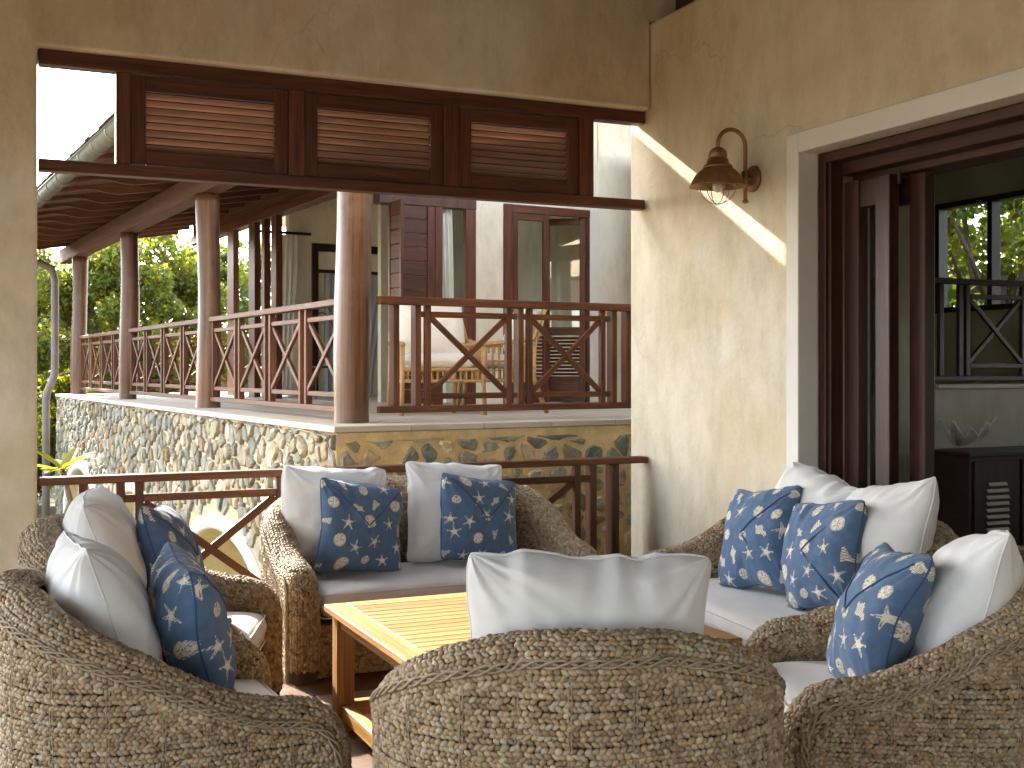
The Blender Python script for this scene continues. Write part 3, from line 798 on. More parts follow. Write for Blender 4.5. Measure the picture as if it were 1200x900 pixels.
# round timber posts
def round_post(loc, r, zt, label, seed):
    n = 26; zz = np.linspace(0, zt - ZD, n)
    rng = np.random.default_rng(seed); ph = rng.uniform(0, 6, 4)
    P = np.stack([0.012 * np.sin(zz * 2.1 + ph[0]), 0.012 * np.sin(zz * 1.7 + ph[1]), zz], 1)
    seg = 28; a = np.arange(seg) * 2 * math.pi / seg
    rad = r * (1 + 0.05 * np.sin(zz * 3 + ph[2]))[:, None] * (1 + 0.035 * np.sin(3 * a + ph[3])[None] + 0.02 * np.sin(5 * a + zz[:, None] * 1.3))
    rad[0] *= 1.04
    V = np.stack([P[:, None, 0] + rad * np.cos(a), P[:, None, 1] + rad * np.sin(a), np.repeat(zz[:, None], seg, 1)], -1)
    gr = np.stack([np.repeat(zz[:, None], seg, 1), rad * np.cos(a), rad * np.sin(a)], -1) + rng.uniform(-9, 9, 3)
    i = np.arange(n - 1)[:, None] * seg; j = np.arange(seg)[None]; kk = (j + 1) % seg
    F = np.stack([i + j, i + kk, i + seg + kk, i + seg + j], -1).reshape(-1, 4)
    mb = MB(); mb.add(V.reshape(-1, 3), [tuple(q) for q in F.tolist()] + [tuple(range((n - 1) * seg, n * seg))], gr.reshape(-1, 3))
    o = mb.build('timber_post', M_POST, smooth=True, label=label, cat='post', group='round timber posts of the balcony')
    return bset(o, loc)
PY = [0.47, 4.55, 8.60, 12.50]
labs = ['thickest nearest round timber post at the balcony corner', 'second nearest round timber post along the balcony edge', 'third nearest round timber post along the balcony edge', 'farthest round timber post by the end of the balcony']
for i, y in enumerate(PY): round_post((0.31, y, ZD), 0.132 if i == 0 else 0.122, 3.455, labs[i], 40 + i)

# balcony railings
def side_rail(y0, y1, npan, label):
    r = bempty('balcony_railing', (0.32, y0, ZD), label, 'railing', 'crossed railings between the balcony posts')
    L = y1 - y0
    def b_(n, ya, yb, za, zb, xa=-.022, xb=.022): MB().box((xa, ya, za), (xb, yb, zb)).build(n, M_RAIL, r)
    b_('top_rail', 0, L, .90, .95, -.05, .05); b_('bottom_rail', 0, L, .07, .115, -.035, .035)
    st = L / npan
    for k in range(npan + 1):
        yc = k * st
        for s in (-1, 1):
            y = yc + s * 0.072
            if y < 0.0 or y > L: continue
            b_('upright', y - .022, y + .022, .1155, .8995, -.028, .028)
    for k in range(npan):
        a, c = k * st + .0945, (k + 1) * st - .0945
        b_('middle_rail', a, c, .79, .83, -.018, .018); b_('lower_rail', a, c, .185, .225, -.018, .018)
        for s in (1, -1):
            MB().beam((.006 * s, a, .23 if s > 0 else .785), (.006 * s, c, .785 if s > 0 else .23), .03, .042).build('brace', M_RAIL, r)
side_rail(PY[0] + .14, PY[1] - .13, 4, 'crossed wooden railing between the nearest two balcony posts')
side_rail(PY[1] + .13, PY[2] - .13, 4, 'crossed wooden railing in the middle bay of the long balcony side')
side_rail(PY[2] + .13, PY[3] - .13, 4, 'crossed wooden railing in the farthest bay of the long balcony side')
er = bempty('end_railing', (0.45, PY[3], ZD), 'crossed railing across the far end of the balcony', 'railing')
def eb(n, xa, xb, za, zb, ya=-.022, yb=.022): MB().box((xa, ya, za), (xb, yb, zb)).build(n, M_RAIL, er)
eb('top_rail', 0, 3.2, .90, .95, -.05, .05); eb('bottom_rail', 0, 3.2, .07, .115)
for k in range(5):
    x = k * .78; eb('upright', x, x + .05, .1155, .8995)
    if k < 4:
        eb('middle_rail', x + .051, x + .779, .79, .83, -.018, .018); eb('lower_rail', x + .051, x + .779, .185, .225, -.018, .018)
        for s in (1, -1): MB().beam((x + .06, .006 * s, .23 if s > 0 else .785), (x + .77, .006 * s, .785 if s > 0 else .23), .03, .042).build('brace', M_RAIL, er)
fr_ = bempty('front_railing', (0.44, 0.293, ZD), 'crossed wooden railing on the short balcony side in front of the rattan chairs', 'railing')
def fb(n, xa, xb, za, zb, ya=-.022, yb=.022): MB().box((xa - .44, ya, za), (xb - .44, yb, zb)).build(n, M_RAIL, fr_)
fb('top_rail', .44, 2.86, .89, .95, -.045, .045); fb('bottom_rail', .44, 2.86, .075, .125, -.03, .03)
for x in (0.585, 0.765, 1.668, 2.57, 2.715): fb('post', x - .024, x + .024, .1255, .8895, -.015, .075)
for a, c in ((0.845, 1.555), (1.747, 2.45)):
    fb('upright', a - .024, a + .024, .1255, .8895); fb('upright', c - .024, c + .024, .1255, .8895)
    fb('middle_rail', a + .0245, c - .0245, .80, .845, -.018, .018); fb('lower_rail', a + .0245, c - .0245, .175, .22, -.018, .018)
    fb('middle_rail', a - .06, a - .0245, .80, .845, -.018, .018); fb('middle_rail', c + .0245, c + .075, .80, .845, -.018, .018)
    fb('lower_rail', a - .06, a - .0245, .175, .22, -.018, .018); fb('lower_rail', c + .0245, c + .075, .175, .22, -.018, .018)
    for s in (1, -1):
        MB().beam((a + .03 - .44, .006 * s, .225 if s > 0 else .795), (c - .03 - .44, .006 * s, .795 if s > 0 else .225), .03, .042).build('brace', M_RAIL, fr_)

# veranda roof: beam, rafters with shaped tails, boards, shingles, gutter
vr = bempty('veranda_roof', (0, 0, 0), 'shingled veranda roof on brown rafters with a grey gutter', 'roof')
MB().box((0.21, 0.36, 3.457), (0.41, 14.0, 3.70), 0.008).build('edge_beam', M_ROOFW, vr)
MB().box((0.415, 0.52, 3.457), (2.135, 0.70, 3.70), 0.008).build('front_beam', M_ROOFW, vr)
EX = -1.08
def raf_z(x): return 3.705 + (x - 0.2) * 0.17
rpoly_t = []
xs = np.array([EX, -0.55, -0.1, 0.45, 2.14])
top = [raf_z(x) + 0.135 for x in xs]
botx = [2.14, 0.45, -0.1, -0.30, -0.42, -0.54, -0.64, -0.72, -0.80, EX]
off = [0, 0, 0, 0.004, 0.035, 0.08, 0.098, 0.096, 0.09, 0.091]
poly = [(x, z) for x, z in zip(xs[::-1], top[::-1])]
poly = poly + [(x, raf_z(x) + o_) for x, o_ in reversed(list(zip(botx, off)))]
rme = MB().prism(poly, -0.032, 0.032, 1)
rme.gr = [np.stack([v[:, 0], v[:, 1], v[:, 2]], 1) for v in rme.v]
rafter_me = rme.mesh('rafter'); rafter_me.materials.append(M_ROOFW)
import bmesh
bm = bmesh.new(); bm.from_mesh(rafter_me); bmesh.ops.recalc_face_normals(bm, faces=bm.faces); bm.to_mesh(rafter_me); bm.free()
y = 0.62
while y < 14.0:
    o = link('rafter', rafter_me, vr); o.location = (0, y, 0); y += 0.80
# boards on top of the rafters
for i, (xa, xb) in enumerate([(EX - .02 + k * 0.156, EX - .02 + (k + 1) * 0.156 - .006) for k in range(21)]):
    za, zb = raf_z(xa) + .136, raf_z(xb) + .136
    MB().beam(((xa + xb) / 2, 0.52, (za + zb) / 2 + .01), ((xa + xb) / 2, 14.2, (za + zb) / 2 + .01), xb - xa, 0.018, up=(-(zb - za), 0, xb - xa), bev=.002).build('roof_board', M_ROOFW, vr)
# shingle courses at the long eave
for k in range(17):
    xa = EX - 0.06 + k * 0.2; xb = xa + 0.26
    za, zb = raf_z(xa) + .168 + .012, raf_z(xb) + .168
    cm = MB()
    yy = 0.50
    rg = np.random.default_rng(k)
    while yy < 14.15:
        w = rg.uniform(.16, .26); dz = rg.uniform(0, .012)
        cm.beam((xa - rg.uniform(0, .02), yy + w / 2, za + dz), (xb, yy + w / 2, zb + dz * .3), w - .006, 0.014, bev=.002); yy += w
    cm.build('shingle_course', M_TILE, vr, kind='stuff')
# upper roof mass up to the ridge
MB().beam((EX - .05, .485, raf_z(EX - .05) + .115), (2.2, .485, raf_z(2.2) + .115), .03, .18).build('added_streak_board', M_ROOFW, vr)  # board added to give the sun streak a straight lower edge
up = MB()
up.add([(2.35, 1.5, 5.42), (8.6, 1.5, 5.42), (8.6, 13.4, 5.42), (2.1, 13.4, 5.42), (5.2, 5.4, 6.8), (5.2, 10.4, 6.8)],
       [(0, 1, 4), (1, 2, 5, 4), (2, 3, 5), (3, 0, 4, 5)])
o = up.build('upper_roof', M_TILE, vr); o.modifiers.new('s', 'SOLIDIFY').thickness = 0.06  # front overhang added out of view to shade the house wall
# gutter along the long eave
gx = EX - 0.075; gz = raf_z(EX) + 0.015
prof = [(gx + 0.07 * math.cos(t), gz + 0.07 * math.sin(t)) for t in np.linspace(math.pi, 2 * math.pi, 13)]
prof = [(gx - 0.078, gz + .03)] + [(gx - .07, gz + .03)] + prof + [(gx + .07, gz + .03)]
gm = MB(); yy = np.linspace(0.45, 14.2, 2)
gm.grid(np.array([[(x, y, z) for (x, z) in prof] for y in yy])); gt = gm.build('gutter', M_GUTTER, vr, smooth=True)
gt.modifiers.new('s', 'SOLIDIFY').thickness = 0.008
for k in range(20):
    y = 0.6 + k * 0.64
    MB().tube([(x, y, z) for x, z in [(gx + 0.074 * math.cos(t), gz + 0.074 * math.sin(t)) for t in np.linspace(math.pi * .95, 2.05 * math.pi, 13)]], 0.010, 6).build('gutter_bracket', M_GUTTER, gt)
# downpipe
dp = bempty('downpipe', (0, 0, 0), 'brown grey rainwater downpipe at the far end of the stone wall', 'pipe')
yd = YEND + 0.02
pth = [(-0.75, yd + .1, 3.42), (-0.6, yd + .1, 3.40), (-0.25, yd + .1, 3.36), (-0.07, yd + .1, 3.27), (-0.02, yd + .1, 3.10), (-0.02, yd + .1, 1.62), (-0.03, yd + .1, 1.50), (-0.14, yd + .1, 1.22), (-0.16, yd + .1, 1.10), (-0.16, yd + .1, -1.6)]
MB().tube(np.array(pth), 0.062, 14).build('pipe', M_PIPE, dp, smooth=True)
MB().tube([(0.02, yd + .1, 2.1), (0.2, yd - .1, 2.1)], 0.012, 6).build('bracket', M_PIPE, dp)

# house body behind the veranda
HX, HY_ = 2.14, 4.2
def hb(name, lo, hi, mat, par, bev=.004): return MB().box(lo, hi, bev).build(name, mat, par)
hw = bempty('balcony_house', (0, 0, 0), 'cream walled house with shuttered and glazed doors on the balcony', 'house')
# front wall pieces (plane y' = HY_); openings: shutter/curtain bay, wall strip, french door
ZL = 3.45
def px_x(x): return x
hb('wall', (3.313, HY_, ZD), (3.685, HY_ + .2, 5.4), M_PLAST2, hw)
hb('wall', (5.007, HY_ - .02, ZD), (8.6, HY_ + .2, 5.4), M_PLAST2, hw)
hb('wall', (3.6855, HY_, ZL + .1), (5.0065, HY_ + .2, 5.4), M_PLAST2, hw)
hb('lintel', (2.10, HY_ - .03, ZL), (3.3125, HY_ + .15, 5.4), M_MAHOG, hw)
# rear and interior room walls
hb('wall', (5.9, HY_ + .21, ZD), (6.1, 13.6, 4.3), M_PLAST2, hw)
hb('room_floor', (2.2, HY_ + .201, ZD - .1), (5.899, 13.399, ZD + .004), M_DECK, hw)
hb('room_ceiling', (2.145, HY_ + .201, 4.301), (6.1, 13.6, 4.36), M_PLAST2, hw)
hb('end_wall', (2.70, 9.0, ZD), (5.899, 9.15, 4.3), M_PLAST2, hw)
# french doors on the front wall; the right leaf stands ajar
hb('door_frame', (3.687, HY_ - .035, ZD), (3.795, HY_ + .06, ZL + .098), M_MAHOG, hw); hb('door_frame', (4.84, HY_ - .02, ZD), (4.882, HY_ + .06, ZL), M_MAHOG, hw)
hb('door_frame', (3.796, HY_ - .03, ZL + .001), (4.882, HY_ + .03, ZL + .098), M_MAHOG, hw)
def door_leaf(x, w, ang, mat, handle):
    lf = MB()
    sw_ = .075
    for (x0, x1, z0, z1) in ((0, sw_, .01, ZL - ZD), (w - sw_, w, .01, ZL - ZD), (sw_ + .0005, w - sw_ - .0005, .01, .32), (sw_ + .0005, w - sw_ - .0005, .82, .92), (sw_ + .0005, w - sw_ - .0005, ZL - ZD - .08, ZL - ZD)):
        lf.box((x0, -.022, z0), (x1, .022, z1))
    l = lf.build('door_leaf', mat, hw); l.location = (x, HY_, ZD); l.rotation_euler = (0, 0, R_(ang))
    MB().box((sw_ + .001, 0, .9205), (w - sw_ - .001, .006, ZL - ZD - .081), .001).build('pane', M_GLASS2, l)
    for k in range(11):
        MB().obox((w / 2, 0, .345 + k * .044), (w - 2 * sw_ - .002, .04, .010), np.array([[1, 0, 0], [0, .75, .66], [0, -.66, .75]]), .002).build('slat', mat, l)
    if handle: MB().tube([(w - .04, -.03, 1.1), (w - .04, -.07, 1.1), (w - .12, -.07, 1.1)], .009, 8).build('handle', M_IRON, l)
    return l
door_leaf(3.80, .50, 0, M_MAHOG, True)
l = door_leaf(4.836, .52, 180 - 40, M_RAIL, False)
hb('white_jamb', (4.884, HY_ - .03, ZD), (5.0065, HY_ + .1, ZL + .1), M_TRIM, hw)
# shutter leaves and curtained glass left of the wall strip
sh = hb('shutter', (2.33, HY_ - .02, ZD + .01), (2.374, HY_ + .03, ZL), M_MAHOG, hw)
hb('stile', (2.692, HY_ - .02, ZD + .01), (2.785, HY_ + .03, ZL), M_MAHOG, sh)
for k in range(14):
    hb('board', (2.3745, HY_ - .008, ZD + .02 + k * .160), (2.6915, HY_ + .018, ZD + .02 + k * .160 + .153), M_MAHOG, sh, .008)
sh2 = hb('shutter', (2.20, HY_ - .38, ZD + .01), (2.245, HY_ - .34, ZL), M_MAHOG, hw)
hb('stile', (2.20, HY_ - .08, ZD + .01), (2.245, HY_ - .04, ZL), M_MAHOG, sh2)
for k in range(14):
    hb('board', (2.21, HY_ - .3395, ZD + .02 + k * .160), (2.235, HY_ - .0805, ZD + .02 + k * .160 + .153), M_RAIL, sh2, .008)
hb('frame', (2.79, HY_ - .02, ZD), (2.884, HY_ + .06, ZL), M_MAHOG, hw); hb('frame', (3.18, HY_ - .02, ZD), (3.3125, HY_ + .06, ZL), M_MAHOG, hw)
hb('pane', (2.8845, HY_ + .01, ZD + .1), (3.1795, HY_ + .016, ZL), M_GLASS, hw)
def curtain(name, x0, x1, y, z0, z1, axis, sway, mat, par, taper=0.0, folds=6, amp=.03):
    nu, nv = 60, 24; u = np.linspace(0, 1, nu); v = np.linspace(0, 1, nv); U, V = np.meshgrid(u, v, indexing='ij')
    wdt = (1 - taper * np.sin(V * math.pi * .5) ** 2)
    X = x0 + (x1 - x0) * (U * wdt + sway * V); Y = y + amp * np.sin(U * folds * 2 * math.pi + 1.5 * V) * (0.5 + .5 * V); Z = z1 - (z1 - z0) * V
    P = np.stack([X, Y, Z], -1) if axis == 'x' else np.stack([Y, X, Z], -1)
    return MB().grid(P).build(name, mat, par, smooth=True)
curtain('curtain', 2.84, 3.06, HY_ + .10, ZD + .02, ZL, 'x', .55, M_CURTAIN, hw, taper=0.3, folds=4)
hb('partition', (2.6, HY_ + 1.1, ZD), (4.2, HY_ + 1.2, 4.2), M_ROOM, hw)
# glazed sliding doors on the long side (plane x' = HX)
hb('head_beam', (HX - .05, HY_ - .04, 3.73), (HX + .12, 12.4, 3.86), M_MAHOG, hw)
for k in range(4): hb('fascia_board', (HX + .0, HY_ - .03, 3.861 + k * .13), (HX + .03, 12.4, 3.985 + k * .13), M_ROOFW, hw)
for y, w in ((9.85, .34), (8.78, .30), (8.32, .14), (7.80, .22)):
    hb('door_stile', (HX - .03, y, ZD), (HX + .06, y + w, 3.729), M_MAHOG, hw)
hb('pane', (HX + .01, 9.085, ZD + .1), (HX + .016, 9.845, 3.729), M_GLASS, hw)
hb('curtain_rail', (2.2, 8.86, 3.60), (3.0, 8.90, 3.64), M_DARKW, hw)
curtain('curtain', 2.50, 2.82, 8.92, ZD + .02, 3.6, 'x', -.05, M_CURTAIN, hw, taper=.25, folds=4, amp=.035)
# dark inner doorway with a draped net on the end wall
hb('door_frame', (3.05, 8.95, ZD), (3.146, 8.999, 3.50), M_DARKW, hw); hb('door_frame', (4.3, 8.95, ZD), (4.40, 8.999, 3.50), M_DARKW, hw)
hb('door_frame', (3.1465, 8.95, 3.385), (4.2995, 8.999, 3.50), M_DARKW, hw); hb('door_frame', (3.1465, 8.955, 3.06), (4.2995, 8.999, 3.11), M_DARKW, hw)
curtain('drape', 3.22, 4.2, 8.90, ZD + .02, 3.05, 'x', .0, M_NET, hw, taper=.2, folds=9, amp=.03)
wc = bempty('wire_chair', (2.70, 7.6, ZD), 'thin hooped wire chair inside the balcony room', 'chair')
for k, s in enumerate((.20, .26)):
    MB().tube([(s * math.cos(t), 0.02 * k, .75 + .55 * math.sin(t) * (1 if k else .8)) for t in np.linspace(0, math.pi, 21)], .007, 6).build('hoop', M_IRON, wc)
MB().box((-.22, -.35, .42), (.22, .02, .45), .01).build('seat', M_IRON, wc)
for s in (-1, 1):
    MB().tube([(s * .24, 0, .75), (s * .22, 0, 0)], .009, 6).build('leg', M_IRON, wc); MB().tube([(s * .2, -.33, .43), (s * .22, -.36, 0)], .009, 6).build('leg', M_IRON, wc)

# rattan armchairs on the balcony
def rattan_chair(loc, rz, label):
    c = bempty('rattan_armchair', loc, label, 'chair', 'rattan armchairs on the balcony'); c.rotation_euler.z = BA + rz
    w, d = .36, .36
    for sx in (-1, 1):
        MB().tube([(sx * w, d, 0.62), (sx * w, d, .3), (sx * (w + .01), d + .02, 0)], .020, 8).build('leg', M_RATTAN, c, smooth=True)
        MB().tube([(sx * w, -d, 0.62), (sx * w, -d, .32), (sx * w, -d - .12, 0)], .020, 8).build('leg', M_RATTAN, c, smooth=True)
        MB().tube([(sx * w, d + .02, .62), (sx * w, 0, .64), (sx * w, -d, .68), (sx * w * .9, -d - .06, .86), (sx * w * .8, -d - .1, 0.95)], .022, 8).build('arm', M_RATTAN, c, smooth=True)
        for k in range(12):
            y = d - .05 - k * .058; MB().tube([(sx * w, y, .30), (sx * w, y, .63)], .009, 6).build('rod', M_RATTAN, c)
        MB().tube([(sx * w, d, .30), (sx * w, -d, .30)], .016, 8).build('seat_rail', M_RATTAN, c); MB().tube([(sx * w, d, .48), (sx * w, -d, .48)], .010, 8).build('side_rail', M_RATTAN, c)
    MB().tube([(-w * .8, -d - .1, .95), (0, -d - .12, .99), (w * .8, -d - .1, .95)], .022, 8).build('back_rail', M_RATTAN, c, smooth=True)
    MB().tube([(-w, d, .40), (w, d, .40)], .016, 8).build('seat_rail', M_RATTAN, c); MB().tube([(-w, d, .30), (w, d, .30)], .014, 8).build('seat_rail', M_RATTAN, c)
    MB().tube([(-w, -d, .30), (w, -d, .30)], .014, 8).build('seat_rail', M_RATTAN, c)
    for k in range(13):
        x = -w + .05 + k * (2 * w - .1) / 12
        MB().tube([(x, -d, .30), (x, -d - .02, .62), (x * .85, -d - .1, .96)], .008, 6).build('rod', M_RATTAN, c)
        MB().tube([(x, d, .30), (x, d, .40)], .009, 6).build('rod', M_RATTAN, c)
    MB().box((-w + .02, -d, .385), (w - .02, d - .01, .40), .004).build('seat_deck', M_RATTAN, c)
    return c

# ------------------------------------------------------------------ soft furnishings
def pillow_mesh(w, h, t, n, seed, colour_fn=None, wr=1.0):
    """stuffed cushion standing in local xz, thickness along y"""
    u = np.sin(np.linspace(-1, 1, n) * math.pi / 2 * 0.999); u = 0.55 * u + 0.45 * np.linspace(-1, 1, n)
    U, V = np.meshgrid(u, u, indexing='ij')
    rg = np.random.default_rng(seed)
    prof = np.clip((1 - np.abs(U) ** 2.3), 0, 1) ** 0.55 * np.clip((1 - np.abs(V) ** 2.3), 0, 1) ** 0.55
    pin = 0.062
    cq = 1 - .055 * (U * V) ** 8
    X = w / 2 * U * cq * (1 - pin * (1 - V ** 2) * np.abs(U) ** 2); Z = h / 2 * V * cq * (1 - pin * (1 - U ** 2) * np.abs(V) ** 2)
    mb = MB()
    for sgn in (-1, 1):
        pts = np.stack([U * 2.2, V * 2.2, np.full_like(U, seed * 3.1 + sgn)], -1)
        lump = 0.10 * vnoise(pts, seed) + 0.05 * vnoise(pts * 2.3, seed + 5)
        # creases fanning out of the corners and along the edges
        cre = 0
        for cx in (-1, 1):
            for cy in (-1, 1):
                dx, dy = U - cx, V - cy; ang = np.arctan2(np.abs(dy), np.abs(dx)); rad = np.hypot(dx, dy)
                ph = rg.uniform(0, 6, 2)
                cre = cre + np.exp(-rad * 2.4) * (np.sin(ang * 13 + ph[0]) * .6 + np.sin(ang * 21 + ph[1]) * .4)
        edge = 1.3 * (np.abs(U) ** 3) * vnoise(np.stack([V * 6 + seed, U * 1.2, U * 0 + sgn], -1), seed + 9) + 1.5 * (np.abs(V) ** 2.5) * vnoise(np.stack([U * 7 + seed, V * 1.2, U * 0 + sgn], -1), seed + 8)
        env = np.clip(prof, 0, 1) ** .5
        Y = sgn * (t / 2 * prof * (1 + lump) + wr * env * (0.011 * cre + 0.0085 * edge))
        Y = np.where(prof < 1e-6, 0, Y)
        rim = (np.maximum(np.abs(U), np.abs(V)) > .9999)
        Y = np.where(rim, 0.0, Y)
        wp = np.stack([U * 1.1 + seed, V * 1.1, np.zeros_like(U)], -1)
        P = np.stack([X + .014 * vnoise(wp * 1.7, seed + 41), Y + .030 * vnoise(wp, seed + 42) * np.maximum(np.abs(U), np.abs(V)), Z + .014 * vnoise(wp * 1.7, seed + 43) + wr * .006 * np.sign(V) * np.abs(V) ** 3 * vnoise(np.stack([U * 5.5 + seed, np.sign(V), np.zeros_like(U)], -1), seed + 50) * (1 - U ** 8)], -1)
        C = None if colour_fn is None else colour_fn(U * w / 2, V * h / 2, sgn)
        if sgn > 0: P = P[::-1]; C = None if C is None else C[::-1]
        mb.grid(P, col=C)
    # soft bend so that it slumps
    return mb
def weld(me):
    bm = bmesh.new(); bm.from_mesh(me); bmesh.ops.remove_doubles(bm, verts=bm.verts, dist=1e-5); bm.to_mesh(me); bm.free()
    me.polygons.foreach_set('use_smooth', np.ones(len(me.polygons), bool)); me.update()

BLUE = np.array([0.092, 0.152, 0.255]); CREAM = np.array([0.78, 0.71, 0.59]); LINE = np.array([0.16, 0.15, 0.16])
def print_fn(seed):
    rg = np.random.default_rng(seed)
    cell = 0.125; items = []
    for i in range(-4, 5):
        for j in range(-4, 5):
            for sg in (-1, 1):
                items.append((sg, i * cell + (0.5 * cell if j % 2 else 0) + rg.uniform(-.02, .02), j * cell * .86 + rg.uniform(-.02, .02), rg.integers(0, 6), rg.uniform(0, 6.28), rg.uniform(.92, 1.2)))
    def f(X, Z, sgn):
        C = np.broadcast_to(BLUE, X.shape + (3,)).copy()
        C *= (1 + .10 * vnoise(np.stack([X * 60, Z * 60, X * 0], -1), 3))[..., None]
        for (sg, cx, cz, ty, rot, s) in items:
            if sg != sgn: continue
            dx, dz = X - cx, Z - cz
            m = (np.abs(dx) < .06) & (np.abs(dz) < .06)
            if not m.any(): continue
            x = (dx[m] * math.cos(rot) + dz[m] * math.sin(rot)) / s; z = (-dx[m] * math.sin(rot) + dz[m] * math.cos(rot)) / s
            r = np.hypot(x, z); a = np.arctan2(z, x)
            ink = np.zeros(r.shape); ln = np.zeros(r.shape, bool)
            if ty in (0, 1):      # starfish
                k = np.abs(((a / (2 * math.pi / 5)) % 1) - .5) * 2      # 0 mid-gap .. 1 at arm
                w = 0.013 + 0.029 * np.clip((k - .28) / .72, 0, 1) ** 2.3 * 1.0
                ink = r < w; ln = ink & (np.abs(k - 1) < .10) & (r > .006) & (r < .030)
            elif ty == 2:         # sand dollar
                ink = r < .031; k = np.abs(((a / (2 * math.pi / 5)) % 1) - .5) * 2
                ln = ((np.abs(k - .72) < .10) & (r > .007) & (r < .023)) | ((r > .0265) & (r < .0282)) | (r < .003)
            elif ty == 3:         # scallop
                rr = .031 * (0.72 + .28 * np.cos(a)) * (1 + .05 * np.cos(a * 13)); ink = (r < rr); xx = x + .018
                aa = np.arctan2(z, xx); ln = ink & (np.abs(((aa * 6.0) % 1) - .5) < .17) & (np.hypot(xx, z) > .012)
            elif ty == 4:         # whelk, striped spindle
                wd = .017 * np.clip(1 - ((x + .004) / .034) ** 2, 0, 1) ** .8 * (1 + .45 * np.sin(x * 120)) + np.where((x > .012) & (x < .040), .004, 0)
                ink = np.abs(z) < wd; ln = ink & (np.abs(((x * 110 + z * 25) % 1) - .5) < .16)
            else:                 # cone shell
                wd = np.where((x > -.028) & (x < .030), .019 * (1 - (x + .028) / .075), 0); ink = np.abs(z) < wd
                ln = ink & (np.abs(((x * 95 - z * 40) % 1) - .5) < .18)
            q = C[m]; q[ink] = CREAM * (.9 + .15 * rg.random()); q[ln] = LINE; C[m] = q
        return C
    return f
blue_meshes = []
for k in range(3):
    me = pillow_mesh(.52, .52, .24, 170, 20 + k, print_fn(60 + k)).mesh('blue_pillow'); weld(me); me.materials.append(M_BLUEF); blue_meshes.append(me)
white_meshes = []
for k in range(4):
    me = pillow_mesh(.65, .61, .31, 110, 30 + k, wr=1.3).mesh('white_pillow'); weld(me); me.materials.append(M_WHITEF); white_meshes.append(me)
me = pillow_mesh(.70, .52, .33, 130, 37, wr=2.2).mesh('lumbar_pillow'); weld(me); me.materials.append(M_WHITEF); lumbar_mesh = me

def pipe_square(w, h, seed, r=.004, wr=1.0):
    n = 40; pts = []
    pin = .062
    for (a, b_) in (((-1, -1), (1, -1)), ((1, -1), (1, 1)), ((1, 1), (-1, 1)), ((-1, 1), (-1, -1))):
        for t in np.linspace(0, 1, n, endpoint=False):
            u = a[0] + (b_[0] - a[0]) * t; v = a[1] + (b_[1] - a[1]) * t
            cq = 1 - .055 * (u * v) ** 8; pts.append((w / 2 * u * cq * (1 - pin * (1 - v * v) * abs(u) ** 2), 0, h / 2 * v * cq * (1 - pin * (1 - u * u) * abs(v) ** 2)))
    pts.append(pts[0]); P = np.array(pts); U = P[:, 0] / (w / 2); V = P[:, 2] / (h / 2); m = 1
    uv = []
    for (a, b_) in (((-1, -1), (1, -1)), ((1, -1), (1, 1)), ((1, 1), (-1, 1)), ((-1, 1), (-1, -1))):
        for t in np.linspace(0, 1, n, endpoint=False): uv.append((a[0] + (b_[0] - a[0]) * t, a[1] + (b_[1] - a[1]) * t))
    uv.append(uv[0]); uv = np.array(uv); wp = np.stack([uv[:, 0] * 1.1 + seed, uv[:, 1] * 1.1, np.zeros(len(uv))], -1)
    P[:, 0] += .014 * vnoise(wp * 1.7, seed + 41); P[:, 1] += .030 * vnoise(wp, seed + 42); P[:, 2] += .014 * vnoise(wp * 1.7, seed + 43) + wr * .006 * np.sign(uv[:, 1]) * np.abs(uv[:, 1]) ** 3 * vnoise(np.stack([uv[:, 0] * 5.5 + seed, np.sign(uv[:, 1]), np.zeros(len(uv))], -1), seed + 50) * (1 - uv[:, 0] ** 8)
    return MB().tube(P, r, 6, cap=False)
def seam_mesh(w, h, seed, mat, wr=1.0):
    me = pipe_square(w, h, seed, .0035, wr).mesh('seam', True); me.materials.append(mat); return me
seam_b = [seam_mesh(.52, .52, 20 + k, M_BLUEP) for k in range(3)]
seam_w = [seam_mesh(.65, .61, 30 + k, M_WHITEF, 1.3) for k in range(4)]
seam_l = seam_mesh(.70, .52, 37, M_WHITEF, 2.2)
def flap_mesh(seed):
    """envelope flap seam: two stitched welts meeting at a knot in the middle of the front (local -y) face"""
    mb = MB(); me = blue_meshes[seed]
    co = np.empty(len(me.vertices) * 3); me.vertices.foreach_get('co', co); co = co.reshape(-1, 3); fr = co[co[:, 1] < 0]
    def surf(x, z):
        d = (fr[:, 0] - x) ** 2 + (fr[:, 2] - z) ** 2; return fr[np.argmin(d), 1] - .002
    for sx in (-1, 1):
        pts = []
        for t in np.linspace(0, 1, 24):
            x = sx * .215 * (1 - t); z = .22 * (1 - t) - 0.01 * t
            pts.append((x, surf(x, z), z))
        P = np.array(pts); P[1:-1, 1] = (P[:-2, 1] + P[1:-1, 1] + P[2:, 1]) / 3
        mb.tube(P, .0042, 6)
    return mb.mesh('flap_seam', True)
flaps = []
for k in range(3):
    me = flap_mesh(k); me.materials.append(M_BLUEP); flaps.append(me)
kn = MB().lathe([(0, -.006), (.008, -.005), (.011, 0), (.008, .005), (0, .006)], axis='y', seg=12).mesh('tie_knot', True); kn.materials.append(M_SHELL)

